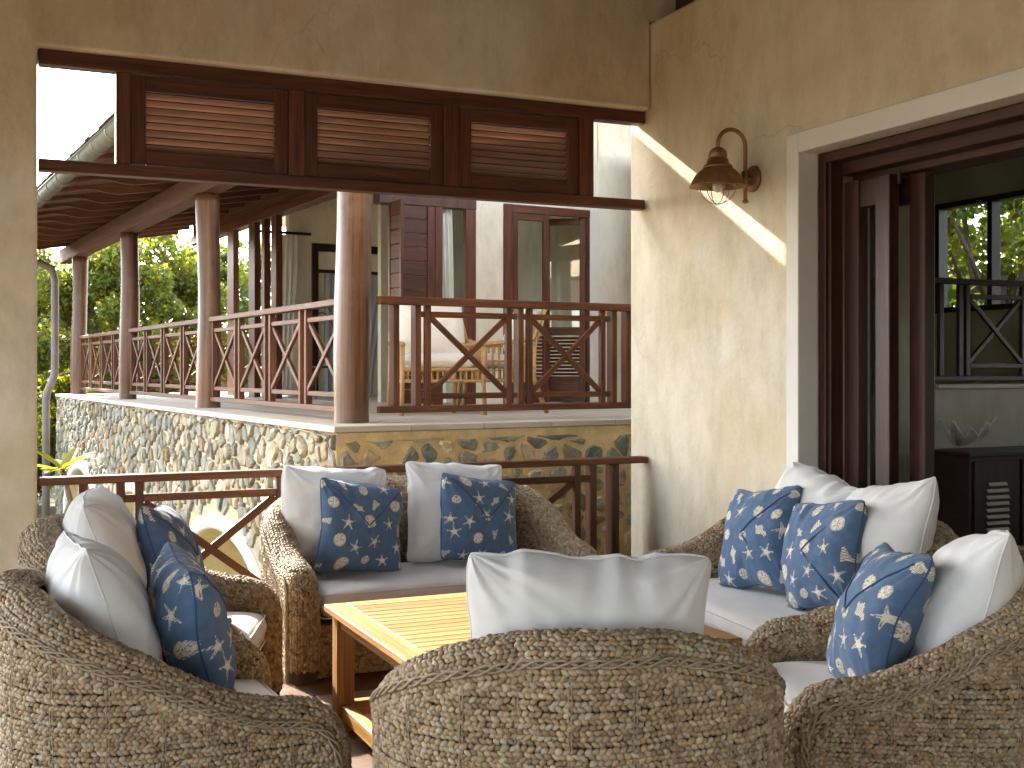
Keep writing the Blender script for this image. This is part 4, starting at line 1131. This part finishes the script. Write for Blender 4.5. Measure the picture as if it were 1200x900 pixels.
def place(o, pos, face, tilt=0.0, roll=0.0):
    """face: world angle (deg) of the direction the front (local -y) looks; tilt: leaning back (deg); roll about the front axis"""
    rz = R_(face + 90)
    M = Matrix.Translation(pos) @ Matrix.Rotation(rz, 4, 'Z') @ Matrix.Rotation(R_(-tilt), 4, 'X') @ Matrix.Rotation(R_(roll), 4, 'Y')
    o.matrix_world = M; return o
def white_pillow(i, pos, face, tilt, roll, label):
    o = link('white_pillow', white_meshes[i % 4], None, label, 'pillow', 'plain white pillows')
    link('seam', seam_w[i % 4], o)
    return place(o, pos, face, tilt, roll)
def blue_pillow(i, pos, face, tilt, roll, label, flap_rot=0):
    o = link('blue_pillow', blue_meshes[i % 3], None, label, 'pillow', 'blue pillows printed with starfish and shells')
    link('seam', seam_b[i % 3], o)
    f = link('flap_seam', flaps[i % 3], o); f.rotation_euler = (0, R_(flap_rot), 0)
    k_ = link('tie_knot', kn, o); k_.location = (0, -.128, -.012)
    return place(o, pos, face, tilt, roll)

# ------------------------------------------------------------------ woven chairs
BEAD = []
def bead_template(seg=6):
    rings = [(-.62, .72), (0, 1.0), (.62, .72)]
    v = [(-1, 0, 0)]
    for x, r in rings:
        for k in range(seg):
            a = 2 * math.pi * k / seg; v.append((x, r * math.cos(a), r * math.sin(a)))
    v.append((1, 0, 0)); f = []
    for k in range(seg): f.append((0, 1 + (k + 1) % seg, 1 + k))
    for lv in range(2):
        for k in range(seg):
            a = 1 + lv * seg + k; b_ = 1 + lv * seg + (k + 1) % seg; f.append((a, b_, b_ + seg)); f.append((a, b_ + seg, a + seg))
    e = len(v) - 1
    for k in range(seg): f.append((e, 1 + 2 * seg + k, 1 + 2 * seg + (k + 1) % seg))
    return np.array(v, float), np.array(f)
BV, BF = bead_template()
WPAL = np.array([(0.39, 0.285, 0.17), (0.33, 0.23, 0.13), (0.45, 0.355, 0.235), (0.26, 0.18, 0.10), (0.42, 0.34, 0.235), (0.40, 0.27, 0.145)])
def beads(mb, P, T, N, rng, length=.0130, rad=.0093, tilt=None):
    """P centres, T row tangents, N outward normals"""
    n = len(P)
    if n == 0: return
    T = unit(T); N = unit(N - T * np.sum(N * T, 1, keepdims=True)); S = np.cross(N, T)
    a = (np.full(n, 0.0) if tilt is None else tilt) + rng.normal(0, .09, n)
    X = T * np.cos(a)[:, None] + S * np.sin(a)[:, None]; Y = -T * np.sin(a)[:, None] + S * np.cos(a)[:, None]
    pit = rng.normal(0, .12, n); Xp = X * np.cos(pit)[:, None] + N * np.sin(pit)[:, None]
    ln = length * rng.uniform(.85, 1.18, n); ra = rad * rng.uniform(.82, 1.15, n)
    V = P[:, None] + BV[None, :, 0, None] * (ln[:, None, None] * Xp[:, None]) + BV[None, :, 1, None] * (ra[:, None, None] * Y[:, None]) + BV[None, :, 2, None] * (ra[:, None, None] * .85 * N[:, None])
    F = (BF[None] + (np.arange(n) * len(BV))[:, None, None]).reshape(-1, 3)
    c = WPAL[rng.integers(0, len(WPAL), n)] * rng.uniform(.8, 1.15, n)[:, None]
    mb.add(V.reshape(-1, 3), F, None, np.repeat(c, len(BV), 0))
PITCH = .0295; STEP = .0175
def braid_rows(mb, C, Nn, rng):
    """one braided row: C polyline points (dense), Nn normals; two staggered lanes of tilted beads"""
    d = np.concatenate([[0], np.cumsum(np.linalg.norm(np.diff(C, axis=0), axis=1))]); L = d[-1]
    if L < .05: return
    for lane in (0, 1):
        s = np.arange(.008 + lane * STEP / 2, L - .004, STEP) 
        s = np.clip(s + rng.normal(0, .0012, len(s)), 0, L)
        P = np.stack([np.interp(s, d, C[:, k]) for k in range(3)], 1); N = unit(np.stack([np.interp(s, d, Nn[:, k]) for k in range(3)], 1))
        T = unit(np.stack([np.interp(np.clip(s + .006, 0, L), d, C[:, k]) - np.interp(np.clip(s - .006, 0, L), d, C[:, k]) for k in range(3)], 1))
        S = np.cross(N, T)
        off = (lane - .5) * PITCH * .47
        P = P + S * (off + rng.normal(0, .0012, len(s)))[:, None] + N * rng.normal(.0, .0014, len(s))[:, None]
        beads(mb, P, T, N, rng, tilt=np.full(len(s), .55 if lane else -.55))

def make_chair_meshes(W, D, seed, hb_=.95):
    r = .088; rng = np.random.default_rng(seed)
    w2 = W / 2 - r; xf = D / 2 - r; xb = -D / 2 + r; rc = .30
    # plan centre line: left arm front (y=+w2) -> back -> right arm front
    pl = [(x, w2) for x in np.linspace(xf - .10, xb + rc, 30)]
    pl += [(xb + rc - rc * math.sin(t), w2 - rc + rc * math.cos(t)) for t in np.linspace(0, math.pi / 2, 16)[1:]]
    half = w2 - rc
    pl += [(xb - .05 * (1 - (y / max(half, 1e-3)) ** 2), y) for y in np.linspace(half, -half, 24)[1:-1]]
    pl += [(xb + rc - rc * math.cos(t), -w2 + rc - rc * math.sin(t)) for t in np.linspace(0, math.pi / 2, 16)]
    pl += [(x, -w2) for x in np.linspace(xb + rc, xf - .10, 30)[1:]]
    pl = np.array(pl)
    def height(p):
        u = np.clip((p[..., 0] - xb) / (xf - xb), 0, 1)          # 0 back .. 1 front
        h = np.interp(u, [0, .06, .14, .26, .42, .58, .74, .88, 1.0], [hb_ - .085, hb_ - .09, hb_ - .11, hb_ - .15, hb_ - .225, hb_ - .295, hb_ - .34, hb_ - .355, hb_ - .365])
        yy = np.clip(np.abs(p[..., 1]) / w2, 0, 1)
        return h + .085 * (1 - yy ** 2.2) * np.clip(1 - u * 2, 0, 1)
    hh = height(pl)
    # smooth heights
    for _ in range(4): hh[1:-1] = (hh[:-2] + hh[1:-1] * 2 + hh[2:]) / 4
    zc = hh - r
    # full 3d path with the drop at the arm fronts
    def front(y, z0):
        pts = [(xf, y, z) for z in np.linspace(0.0, z0 - .10, 16)]
        pts += [(xf - .10 + .10 * math.cos(t), y, z0 - .10 + .10 * math.sin(t)) for t in np.linspace(0, math.pi / 2, 9)[1:-1]]
        return pts
    path = front(w2, zc[0]) + [(p[0], p[1], z) for p, z in zip(pl, zc)] + front(-w2, zc[-1])[::-1]
    path = np.array(path)
    # resample
    d = np.concatenate([[0], np.cumsum(np.linalg.norm(np.diff(path, axis=0), axis=1))]); s = np.linspace(0, d[-1], 220)
    path = np.stack([np.interp(s, d, path[:, k]) for k in range(3)], 1)
    for _ in range(2): path[1:-1] = (path[:-2] + 2 * path[1:-1] + path[2:]) / 4
    T = unit(np.gradient(path, axis=0))
    # horizontal outward normal from the plan direction
    ctr = np.array([0.0, 0.0])
    Th = T.copy(); Th[:, 2] = 0
    N = np.zeros_like(path)
    for i in range(len(path)):
        if np.linalg.norm(Th[i]) > .25:
            t = unit(Th[i]); N[i] = (t[1], -t[0], 0)
        else: N[i] = (0, np.sign(path[i, 1]), 0)
        # outward = away from the seat
        c = np.array([min(max(path[i, 0], xb + rc + .05), 9), 0, 0]) if abs(path[i, 1]) > half else np.array([path[i, 0] + 1, path[i, 1], 0])
        if N[i] @ (path[i] - c) < 0: N[i] = -N[i]
    for _ in range(3): N[1:-1] = unit(N[:-2] + N[1:-1] * 2 + N[2:])
    U = np.cross(T, N); U = np.where((U[:, 2:3] + 0.6 * U[:, 0:1]) < 0, -U, U)
    core = MB(); weave = MB(); cord = MB()
    ph = np.linspace(-.45, math.pi + .45, 15)
    core.grid(path[:, None] + (r - .010) * (np.cos(ph)[None, :, None] * N[:, None] + np.sin(ph)[None, :, None] * U[:, None]))
    # roll rows
    nrow = int(round((math.pi + .7) * r / PITCH))
    for k in range(nrow):
        a = -.35 + (math.pi + .7) * (k + .5) / nrow
        nn = math.cos(a) * N + math.sin(a) * U
        C = path + nn * (r - .004)
        C = C + nn * (.003 * vnoise(np.column_stack([s * 5, np.full(len(s), k * 3.3), np.zeros(len(s))]), seed))[:, None]
        braid_rows(weave, C[3:-3], nn[3:-3], rng)
    # walls: outer and inner
    top = np.interp(np.arange(len(pl)), np.arange(len(pl)), zc)
    pd = np.concatenate([[0], np.cumsum(np.linalg.norm(np.diff(pl, axis=0), axis=1))])
    # extend the plan line up to the arm front
    ext = np.vstack([[(xf, w2)], pl, [(xf, -w2)]]); zx = np.concatenate([[zc[0] - .08], zc, [zc[-1] - .08]])
    de = np.concatenate([[0], np.cumsum(np.linalg.norm(np.diff(ext, axis=0), axis=1))]); se = np.linspace(0, de[-1], 300)
    E = np.stack([np.interp(se, de, ext[:, 0]), np.interp(se, de, ext[:, 1])], 1); zE = np.interp(se, de, zx)
    tE = unit(np.gradient(E, axis=0)); nE = np.stack([tE[:, 1], -tE[:, 0]], 1)
    for i in range(len(E)):
        c = np.array([max(E[i, 0], xb + rc + .05), 0]) if abs(E[i, 1]) > half else np.array([E[i, 0] + 1, E[i, 1]])
        if nE[i] @ (E[i] - c) < 0: nE[i] = -nE[i]
    for side, zlow in ((1, .0), (-1, .26)):
        rr = r * .96
        zz = np.linspace(0, 1, 10)
        Q = E + side * nE * (rr - .012)
        G = np.stack([np.repeat(Q[:, None, 0], 10, 1), np.repeat(Q[:, None, 1], 10, 1), zlow + (np.maximum(zE, zlow + .01) - zlow)[:, None] * zz[None]], -1)
        core.grid(G)
        n3 = np.column_stack([side * nE, np.zeros(len(E))])
        z = zlow + .018; row = 0
        while z < zE.max() + .02:
            wob = .006 * vnoise(np.column_stack([se * 2.2, np.full(len(se), row * .35), np.full(len(se), side * 7.)]), seed + 3)
            ok = (z + wob) < zE - .004
            # contiguous runs
            idx = np.where(ok)[0]
            if len(idx):
                for run in np.split(idx, np.where(np.diff(idx) > 1)[0] + 1):
                    if len(run) < 4: continue
                    C = np.column_stack([E[run] + side * nE[run] * (rr - .004 + .003 * np.sin(row * 2.1)), z + wob[run]])
                    braid_rows(weave, C, n3[run], rng)
            z += PITCH; row += 1
        if side == 1:     # pale upright twine pairs over the braid
            for st in np.arange(.12, de[-1] - .1, .125):
                i = int(np.argmin(np.abs(se - st)))
                for o_ in (-.004, .004):
                    zt = zE[i] - .01; zs_ = np.linspace(.02, zt, max(4, int(zt / .02)))
                    base = np.column_stack([np.repeat((E[i] + nE[i] * (rr + .0035) + tE[i] * o_)[None], len(zs_), 0), zs_])
                    base[:, :2] += nE[i] * (.003 * np.sin(zs_ / PITCH * 2 * math.pi))[:, None]
                    cord.tube(base, .0016, 5, cap=False)
    # twisted trim cord at the seam, both sides
    for side in (0, 1):
        a = .30 if side == 0 else math.pi + .38
        nn = math.cos(a) * N + math.sin(a) * U
        Cc = path + nn * (r + .006)
        for k in range(3):
            t = s / .11 * 2 * math.pi + k * 2 * math.pi / 3
            S = np.cross(nn, T)
            cord.tube(Cc + nn * (.003 * np.cos(t))[:, None] + S * (.010 * np.sin(t))[:, None], .0040, 6, cap=False)
    # front panel under the seat
    xp = xf + .015
    core.add([(xp - .012, -w2 + r * .6, 0), (xp - .012, w2 - r * .6, 0), (xp - .012, w2 - r * .6, .282), (xp - .012, -w2 + r * .6, .282)], [(0, 1, 2, 3)])
    yy = np.linspace(-w2 + r * .8, w2 - r * .8, 40)
    for k in range(9):
        C = np.column_stack([np.full(40, xp - .003), yy, np.full(40, .02 + k * PITCH) + .004 * np.sin(yy * 9 + k)])
        braid_rows(weave, C, np.tile([1.0, 0, 0], (40, 1)), rng)
    # seat deck
    core.add([(xp - .012, -w2 + r * .5, .283), (xp - .012, w2 - r * .5, .283), (xb + .1, w2 - r * .5, .283), (xb + .1, -w2 + r * .5, .283)], [(0, 1, 2, 3)])
    mw = weave.mesh('weave', True); mw.materials.append(M_WICK)
    mc = core.mesh('core', True); mc.materials.append(M_WBASE)
    md = cord.mesh('trim_cord', True); md.materials.append(M_CORD)
    return mw, mc, md, (w2 - r, xf, xb + r)
M_CORD = simple('pale_twine', (0.36, 0.27, 0.175), rough=0.7, var=0.25, scale=40)

def seat_cushion_mesh(wy, x0, x1, t=.18, seed=0):
    """box cushion, rounded; top z = t"""
    n = 46; e = 5.0
    u = np.linspace(-1, 1, n); U, V = np.meshgrid(u, u, indexing='ij')
    U = np.sign(U) * np.abs(U) ** .7; V = np.sign(V) * np.abs(V) ** .7
    mb = MB(); xm, xh = (x0 + x1) / 2, (x1 - x0) / 2
    pts = np.stack([U * 3, V * 3, np.full_like(U, seed)], -1)
    prof = (np.clip(1 - np.abs(U) ** 14, 0, 1) * np.clip(1 - np.abs(V) ** 14, 0, 1)) ** .5
    crown = .022 * (1 - U ** 2) * (1 - V ** 2) ** .5
    for sg in (1, -1):
        Z = t / 2 + sg * ((t / 2 - .012) * (prof ** .6)) + (crown + .004 * vnoise(pts, seed)) * (sg > 0)
        P = np.stack([xm + xh * U, wy * V, Z], -1)
        if sg < 0: P = P[::-1]
        mb.grid(P)
    me = mb.mesh('seat_cushion'); weld(me)
    me.materials.append(M_WHITEF)
    pts = []
    c = .03
    x0 += .006; x1 -= .006; wy -= .006
    pm = MB()
    for z in (t * .82, t * .16):
        ring = []
        for (cx, cy, a0) in ((x1 - c, wy - c, 0), (x0 + c, wy - c, 90), (x0 + c, -wy + c, 180), (x1 - c, -wy + c, 270)):
            for t_ in np.linspace(a0, a0 + 90, 6): ring.append((cx + c * math.cos(R_(t_)), cy + c * math.sin(R_(t_)), z))
        ring.append(ring[0]); pm.tube(ring, .0045, 6, cap=False)
    mp_ = pm.mesh('piping', True); mp_.materials.append(M_WHITEF)
    return me, mp_
ARM = make_chair_meshes(1.13, 1.0, 3)
LOV = make_chair_meshes(1.84, 1.0, 4)
acush = seat_cushion_mesh(ARM[3][0] - .005, ARM[3][2] + .01, ARM[3][1] + .03, seed=1)
lcush = seat_cushion_mesh(LOV[3][0] - .005, LOV[3][2] + .01, LOV[3][1] + .03, seed=2)
def woven(kind, pos, ang, label, clabel):
    m = ARM if kind == 'armchair' else LOV
    o = empty('woven_' + kind, (pos[0], pos[1], 0.001), R_(ang), label, 'armchair' if kind == 'armchair' else 'sofa', 'woven seats round the teak table')
    w = link('weave', m[0], o); w['kind'] = 'stuff'
    link('core', m[1], o); link('trim_cord', m[2], o)
    cm = acush if kind == 'armchair' else lcush
    c = link('seat_cushion', cm[0], None, clabel, 'cushion', 'white seat cushions'); link('piping', cm[1], c)
    c.location = (pos[0], pos[1], .285); c.rotation_euler = (0, 0, R_(ang))
    return o
C1 = (.535, 4.02, 2.0); C2 = (.70, 5.37, -20.0); CB = (2.34, 6.35, -90.0); CR = (3.64, 4.73, 173.0); CN = (3.03, 3.29, 152.0); CC = (1.55, 3.00, 70.0)
woven('armchair', C1[:2], C1[2], 'woven armchair nearest on the left, its arm cut by the bottom left corner', 'white seat cushion of the nearest left woven armchair')
woven('armchair', C2[:2], C2[2], 'woven armchair on the left beside the railing, farther of the left pair', 'sunlit white seat cushion of the farther left woven armchair')
woven('loveseat', CB[:2], CB[2], 'woven loveseat in front of the porch railing', 'long white seat cushion of the loveseat by the railing')
woven('loveseat', CR[:2], CR[2], 'woven loveseat in front of the doorway', 'long white seat cushion of the loveseat before the doorway')
woven('armchair', CN[:2], CN[2], 'woven armchair at the bottom right corner of the view', 'white seat cushion of the bottom right woven armchair')
woven('armchair', CC[:2], CC[2], 'woven armchair seen from behind at the bottom centre', 'white seat cushion of the armchair seen from behind')

def loc_(c, x, y):
    a = R_(c[2]); return (c[0] + x * math.cos(a) - y * math.sin(a), c[1] + x * math.sin(a) + y * math.cos(a))
SZ = .47
def seat_pillow(fn, i, c, x, y, z, dface, tilt, roll, label, **kw):
    p = loc_(c, x, y); return fn(i, (p[0], p[1], z), c[2] + dface, tilt, roll, label, **kw)
seat_pillow(white_pillow, 0, C1, -.17, .02, SZ + .30, 0, 16, 3, 'plain white pillow in the nearest left armchair')
seat_pillow(blue_pillow, 0, C1, .10, -.04, SZ + .27, -6, 14, -4, 'blue shell-print pillow in the nearest left armchair')
seat_pillow(white_pillow, 1, C2, -.20, .0, SZ + .31, 8, 16, -3, 'plain white pillow in the farther left armchair')
seat_pillow(blue_pillow, 1, C2, .04, .13, SZ + .26, 0, 14, 5, 'blue shell-print pillow in the farther left armchair')
seat_pillow(white_pillow, 2, CB, -.17, -.49, SZ + .28, 6, 14, 6, 'plain white pillow at the left end of the loveseat by the railing')
seat_pillow(blue_pillow, 2, CB, .02, -.41, SZ + .245, 10, 16, 10, 'blue shell-print pillow at the left of the loveseat by the railing')
seat_pillow(white_pillow, 3, CB, -.17, .25, SZ + .28, 4, 14, 5, 'plain white pillow right of centre on the loveseat by the railing')
seat_pillow(blue_pillow, 0, CB, .00, .32, SZ + .245, 8, 15, 9, 'blue shell-print pillow at the right of the loveseat by the railing')
seat_pillow(white_pillow, 1, CR, -.18, -.12, SZ + .33, 2, 18, 9, 'plain white pillow on the loveseat before the doorway, nearer the lamp')
seat_pillow(blue_pillow, 1, CR, .03, -.21, SZ + .27, 10, 16, -9, 'blue shell-print pillow leaning before the doorway, left of its twin', flap_rot=90)
seat_pillow(white_pillow, 0, CR, -.18, .52, SZ + .33, -4, 18, -10, 'plain white pillow on the loveseat before the doorway, at its right end')
seat_pillow(blue_pillow, 2, CR, .04, .40, SZ + .27, 6, 16, -9, 'blue shell-print pillow leaning before the doorway, right of its twin', flap_rot=90)
seat_pillow(white_pillow, 2, CN, -.17, .13, SZ + .28, -10, 22, -8, 'plain white pillow in the bottom right armchair')
seat_pillow(blue_pillow, 1, CN, .10, .12, SZ + .25, 3, 20, -4, 'blue shell-print pillow in the bottom right armchair')
o = link('white_pillow', lumbar_mesh, None, 'wide white pillow standing in the armchair seen from behind', 'pillow', 'plain white pillows'); link('seam', seam_l, o)
p = loc_(CC, -.12, -.03); place(o, (p[0], p[1], SZ + .375), CC[2], 10, -2)

# ------------------------------------------------------------------ teak table
tb = empty('teak_table', (2.06, 4.47, 0), 0, 'square honey-coloured slatted teak coffee table in the sun', 'table')
HW = .66; ZTT = .55
def tbx(n, a, b_, par=tb): return MB().box(a, b_).build(n, M_TEAK, par)
bw_ = .10
for s in (-1, 1):
    tbx('top_frame', (s * HW, -HW, ZTT - .032), (s * (HW - bw_), HW, ZTT))
    tbx('top_frame', (-HW + bw_ + .001, s * HW, ZTT - .032), (HW - bw_ - .001, s * (HW - bw_), ZTT))
n = 16; w = (2 * (HW - bw_)) / n
slat = MB().box((-HW + bw_ + .002, -w / 2 + .003, -.022), (HW - bw_ - .002, w / 2 - .003, -.001), .002)
for k in range(n):
    me = MB().box((-HW + bw_ + .002, -w / 2 + .003, -.022), (HW - bw_ - .002, w / 2 - .003, -.001), .002).mesh('slat'); me.materials.append(M_TEAK)
    o = link('slat', me, tb); o.location = (0, -HW + bw_ + (k + .5) * w, ZTT)
for sx in (-1, 1):
    for sy in (-1, 1):
        tbx('leg', (sx * (HW - .03), sy * (HW - .03), 0), (sx * (HW - .11), sy * (HW - .11), ZTT - .0325))
for s in (-1, 1):
    tbx('apron', (s * (HW - .045), -HW + .111, ZTT - .095), (s * (HW - .07), HW - .111, ZTT - .033)); tbx('apron', (-HW + .111, s * (HW - .045), ZTT - .095), (HW - .111, s * (HW - .07), ZTT - .033))
    tbx('stretcher', (s * (HW - .045), -HW + .111, .06), (s * (HW - .095), HW - .111, .125))
    tbx('stretcher', (-HW + .111, s * (HW - .045), .06), (HW - .111, s * (HW - .095), .125))

# rattan chairs on the balcony with cushions
for (loc, rz, nm) in (((1.62, 1.75, ZD), R_(165), 'left'), ((2.35, 1.95, ZD), R_(60), 'right')):
    rc_ = rattan_chair(loc, rz, 'rattan armchair behind the front balcony railing, the %s one of two' % nm)
    cu = link('chair_cushion', acush[0], None, 'white cushion on the %s rattan armchair of the balcony' % nm, 'cushion', 'cushions on the balcony chairs')
    cu.location = rc_.location; cu.location.z += .402; cu.rotation_euler = (0, 0, rc_.rotation_euler.z + R_(90)); cu.scale = (.70, .80, .8)
    wp = link('white_pillow', white_meshes[1], None, 'white pillow leaning in the %s rattan armchair of the balcony' % nm, 'pillow', 'pillows on the balcony chairs')
    a = rc_.rotation_euler.z + R_(90)
    place(wp, (rc_.location.x - .25 * math.cos(a), rc_.location.y - .25 * math.sin(a), ZD + .76), math.degrees(a), 22, 0)

# ------------------------------------------------------------------ vegetation
def leaves(mb, C, size, rng, cols, droop=.3):
    n = len(C)
    d = unit(rng.normal(0, 1, (n, 3)) + np.array([0, 0, -droop])); up = unit(rng.normal(0, 1, (n, 3)) + np.array([0, 0, 1.2]))
    sd = unit(np.cross(d, up)); nm = np.cross(sd, d)
    L = size * rng.uniform(.65, 1.25, n)[:, None]; w = L * rng.uniform(.32, .46, n)[:, None]
    b = C; tip = C + d * L; ml = C + d * L * .45 + sd * w + nm * L * .08; mr = C + d * L * .45 - sd * w + nm * L * .08; mm = C + d * L * .5
    V = np.stack([b, ml, tip, mr], 1).reshape(-1, 3)
    F = (np.array([[0, 1, 2], [0, 2, 3]])[None] + (np.arange(n) * 4)[:, None, None]).reshape(-1, 3)
    c = cols[rng.integers(0, len(cols), n)] * rng.uniform(.7, 1.3, n)[:, None]
    mb.add(V, F, None, np.repeat(c, 4, 0))
GREENS = np.array([(0.07, 0.115, 0.026), (0.09, 0.135, 0.03), (0.05, 0.09, 0.025), (0.115, 0.135, 0.032), (0.075, 0.10, 0.034)])
YGREEN = np.array([(0.11, 0.15, 0.032), (0.14, 0.16, 0.036), (0.085, 0.125, 0.03), (0.16, 0.16, 0.042)])
DGREEN = np.array([(0.045, 0.075, 0.024), (0.065, 0.10, 0.03), (0.038, 0.062, 0.02), (0.08, 0.10, 0.034)])
def tree(name, base, height, rx, rz, nclump, nleaf, size, cols, seed, label, group, low=0.25):
    rng = np.random.default_rng(seed)
    t = empty(name, base, 0, label, 'tree', group)
    tm = MB(); H = height
    trunk = np.array([(0.1 * math.sin(k * 1.3) * k / 6, 0.1 * math.cos(k * 1.7) * k / 6, H * .62 * k / 6) for k in range(7)])
    tm.tube(trunk, np.linspace(.17, .06, 7) * H / 6, 10)
    cz = H * (1 - .5 * (1 - low)); ch = H * (1 - low) / 2
    cl_c = []
    for k in range(nclump):
        while True:
            q = rng.uniform(-1, 1, 3)
            if .12 < q @ q < 1: break
        q = q / np.linalg.norm(q) * (np.linalg.norm(q) ** .45)
        cl_c.append((q[0] * rx, q[1] * rx, cz + q[2] * ch))
    cl_c = np.array(cl_c)
    for c in cl_c[::max(1, nclump // 26)]:
        s_ = trunk[rng.integers(2, 6)]; m_ = (s_ + c) / 2 + np.array([0, 0, .2 * rng.normal()])
        tm.tube([s_, m_, c], [.045 * H / 6, .03 * H / 6, .01], 6)
    tm.build('trunk', M_BARK, t, smooth=True)
    per = nleaf // nclump
    rad = rz * rng.uniform(.6, 1.25, nclump)
    off = rng.normal(0, 1, (nclump, per, 3)); off = off / np.linalg.norm(off, axis=-1, keepdims=True) * rng.uniform(.25, 1, (nclump, per, 1)) ** .6
    P = cl_c[:, None] + off * rad[:, None, None] * np.array([1, 1, .75])
    cm = MB(); leaves(cm, P.reshape(-1, 3), size, rng, cols); cm.build('crown', M_LEAF, t)
    return t
def bp(x, y, z=-1.6):
    c, s = math.cos(BA), math.sin(BA); return (BO[0] + c * x - s * y, BO[1] + s * x + c * y, z)
GT = 'trees beyond the balcony'
tree('broadleaf_tree', bp(-2.6, 17.5), 5.6, 2.3, .70, 90, 46000, .12, GREENS, 1, 'dark leafy tree at the left edge behind the downpipe', GT, low=.02)
tree('broadleaf_tree', bp(-.3, 21.5), 6.1, 2.6, .66, 100, 46000, .125, YGREEN, 2, 'leafy green tree seen between the two farthest posts', GT, low=.05)
tree('broadleaf_tree', bp(2.9, 20.5), 6.6, 2.1, .58, 80, 42000, .125, YGREEN, 3, 'sunlit yellow-green tree just right of the third post', GT, low=.05)
tree('broadleaf_tree', bp(6.3, 24.0), 6.6, 2.7, .6, 80, 32000, .14, GREENS, 4, 'green tree beside the second post beyond the balcony', GT, low=.05)
tree('broadleaf_tree', (13.7, 12.9, -1.6), 7.4, 2.3, .75, 110, 52000, .12, GREENS, 5, 'bright green tree filling the landing window', 'trees beyond the landing window', low=.05)
tree('broadleaf_tree', (15.8, 15.6, -1.6), 7.6, 3.0, .8, 90, 40000, .15, YGREEN, 15, 'yellow-green tree behind the one in the landing window', 'trees beyond the landing window', low=.0)
tree('broadleaf_tree', bp(1.2, 30.0), 6.4, 3.4, .8, 80, 26000, .2, GREENS, 12, 'green tree farther back between the second and third posts', GT, low=.0)
tree('broadleaf_tree', bp(-3.6, 31.0), 6.2, 3.6, .8, 80, 26000, .2, DGREEN, 14, 'green tree farther back left of the farthest post', GT, low=.0)
# frangipani-like shrub with big pale leaves beside the pier
def big_leaf_plant(pos, label):
    t = empty('big_leaf_shrub', pos, 0, label, 'plant')
    MB().tube([(0, 0, 0), (.02, 0, 1.2), (-.06, 0, 1.75), (.03, 0, 2.0), (-.03, 0, 2.25)], [.04, .032, .028, .024, .02], 8).build('stem', M_BARK, t, smooth=True)
    rng = np.random.default_rng(5)
    for k in range(12):
        a = k * 2.4; el = rng.uniform(-.1, .8); L = rng.uniform(.22, .34); w = L * .17
        d = np.array([math.cos(a) * math.cos(el), math.sin(a) * math.cos(el), math.sin(el)]); sd = unit(np.cross(d, [0, 0, 1])); nm = np.cross(sd, d)
        rows = []
        for tt in np.linspace(0, 1, 9):
            ww = w * math.sin(math.pi * min(1, tt * .96 + .04)) ** .8; cpt = d * L * tt - np.array([0, 0, .12 * L * tt * tt]); rows.append([cpt + sd * ww + nm * ww * .35, cpt, cpt - sd * ww + nm * ww * .35])
        mb = MB(); P = np.array(rows) + np.array([-.03, 0, 2.25]); mb.grid(P, col=np.broadcast_to(np.array([.17, .19, .035]) * rng.uniform(.6, 1.2), (27, 3)))
        mb.build('leaf', M_LEAF, t, smooth=True)
    return t
big_leaf_plant((0.62, 9.9, -1.45), 'shrub with large yellow-green leaves beside the pier')
def sprig_plant(pos, h, label, seed):
    t = empty('sprig_shrub', pos, 0, label, 'plant', 'narrow-leaved shrubs below the stone wall'); rng = np.random.default_rng(seed); st = MB(); lf = MB()
    for k in range(14):
        a = rng.uniform(0, 6.28); tip = np.array([math.cos(a) * rng.uniform(.1, .35), math.sin(a) * rng.uniform(.1, .35), h * rng.uniform(.7, 1)])
        st.tube([(0, 0, 0), tip * .5, tip], [.01, .007, .003], 5)
        tt = rng.uniform(.35, 1, 46)
        leaves(lf, tip[None] * tt[:, None], .13, rng, GREENS, droop=-.4)
    st.build('stems', M_BARK, t); lf.build('foliage', M_LEAF, t)
sprig_plant((0.95, 9.4, -1.45), 1.75, 'narrow-leaved shrub in front of the far arch', 8)
sprig_plant((0.45, 10.6, -1.5), 1.9, 'narrow-leaved shrub beside the pier, behind the large leaves', 9)
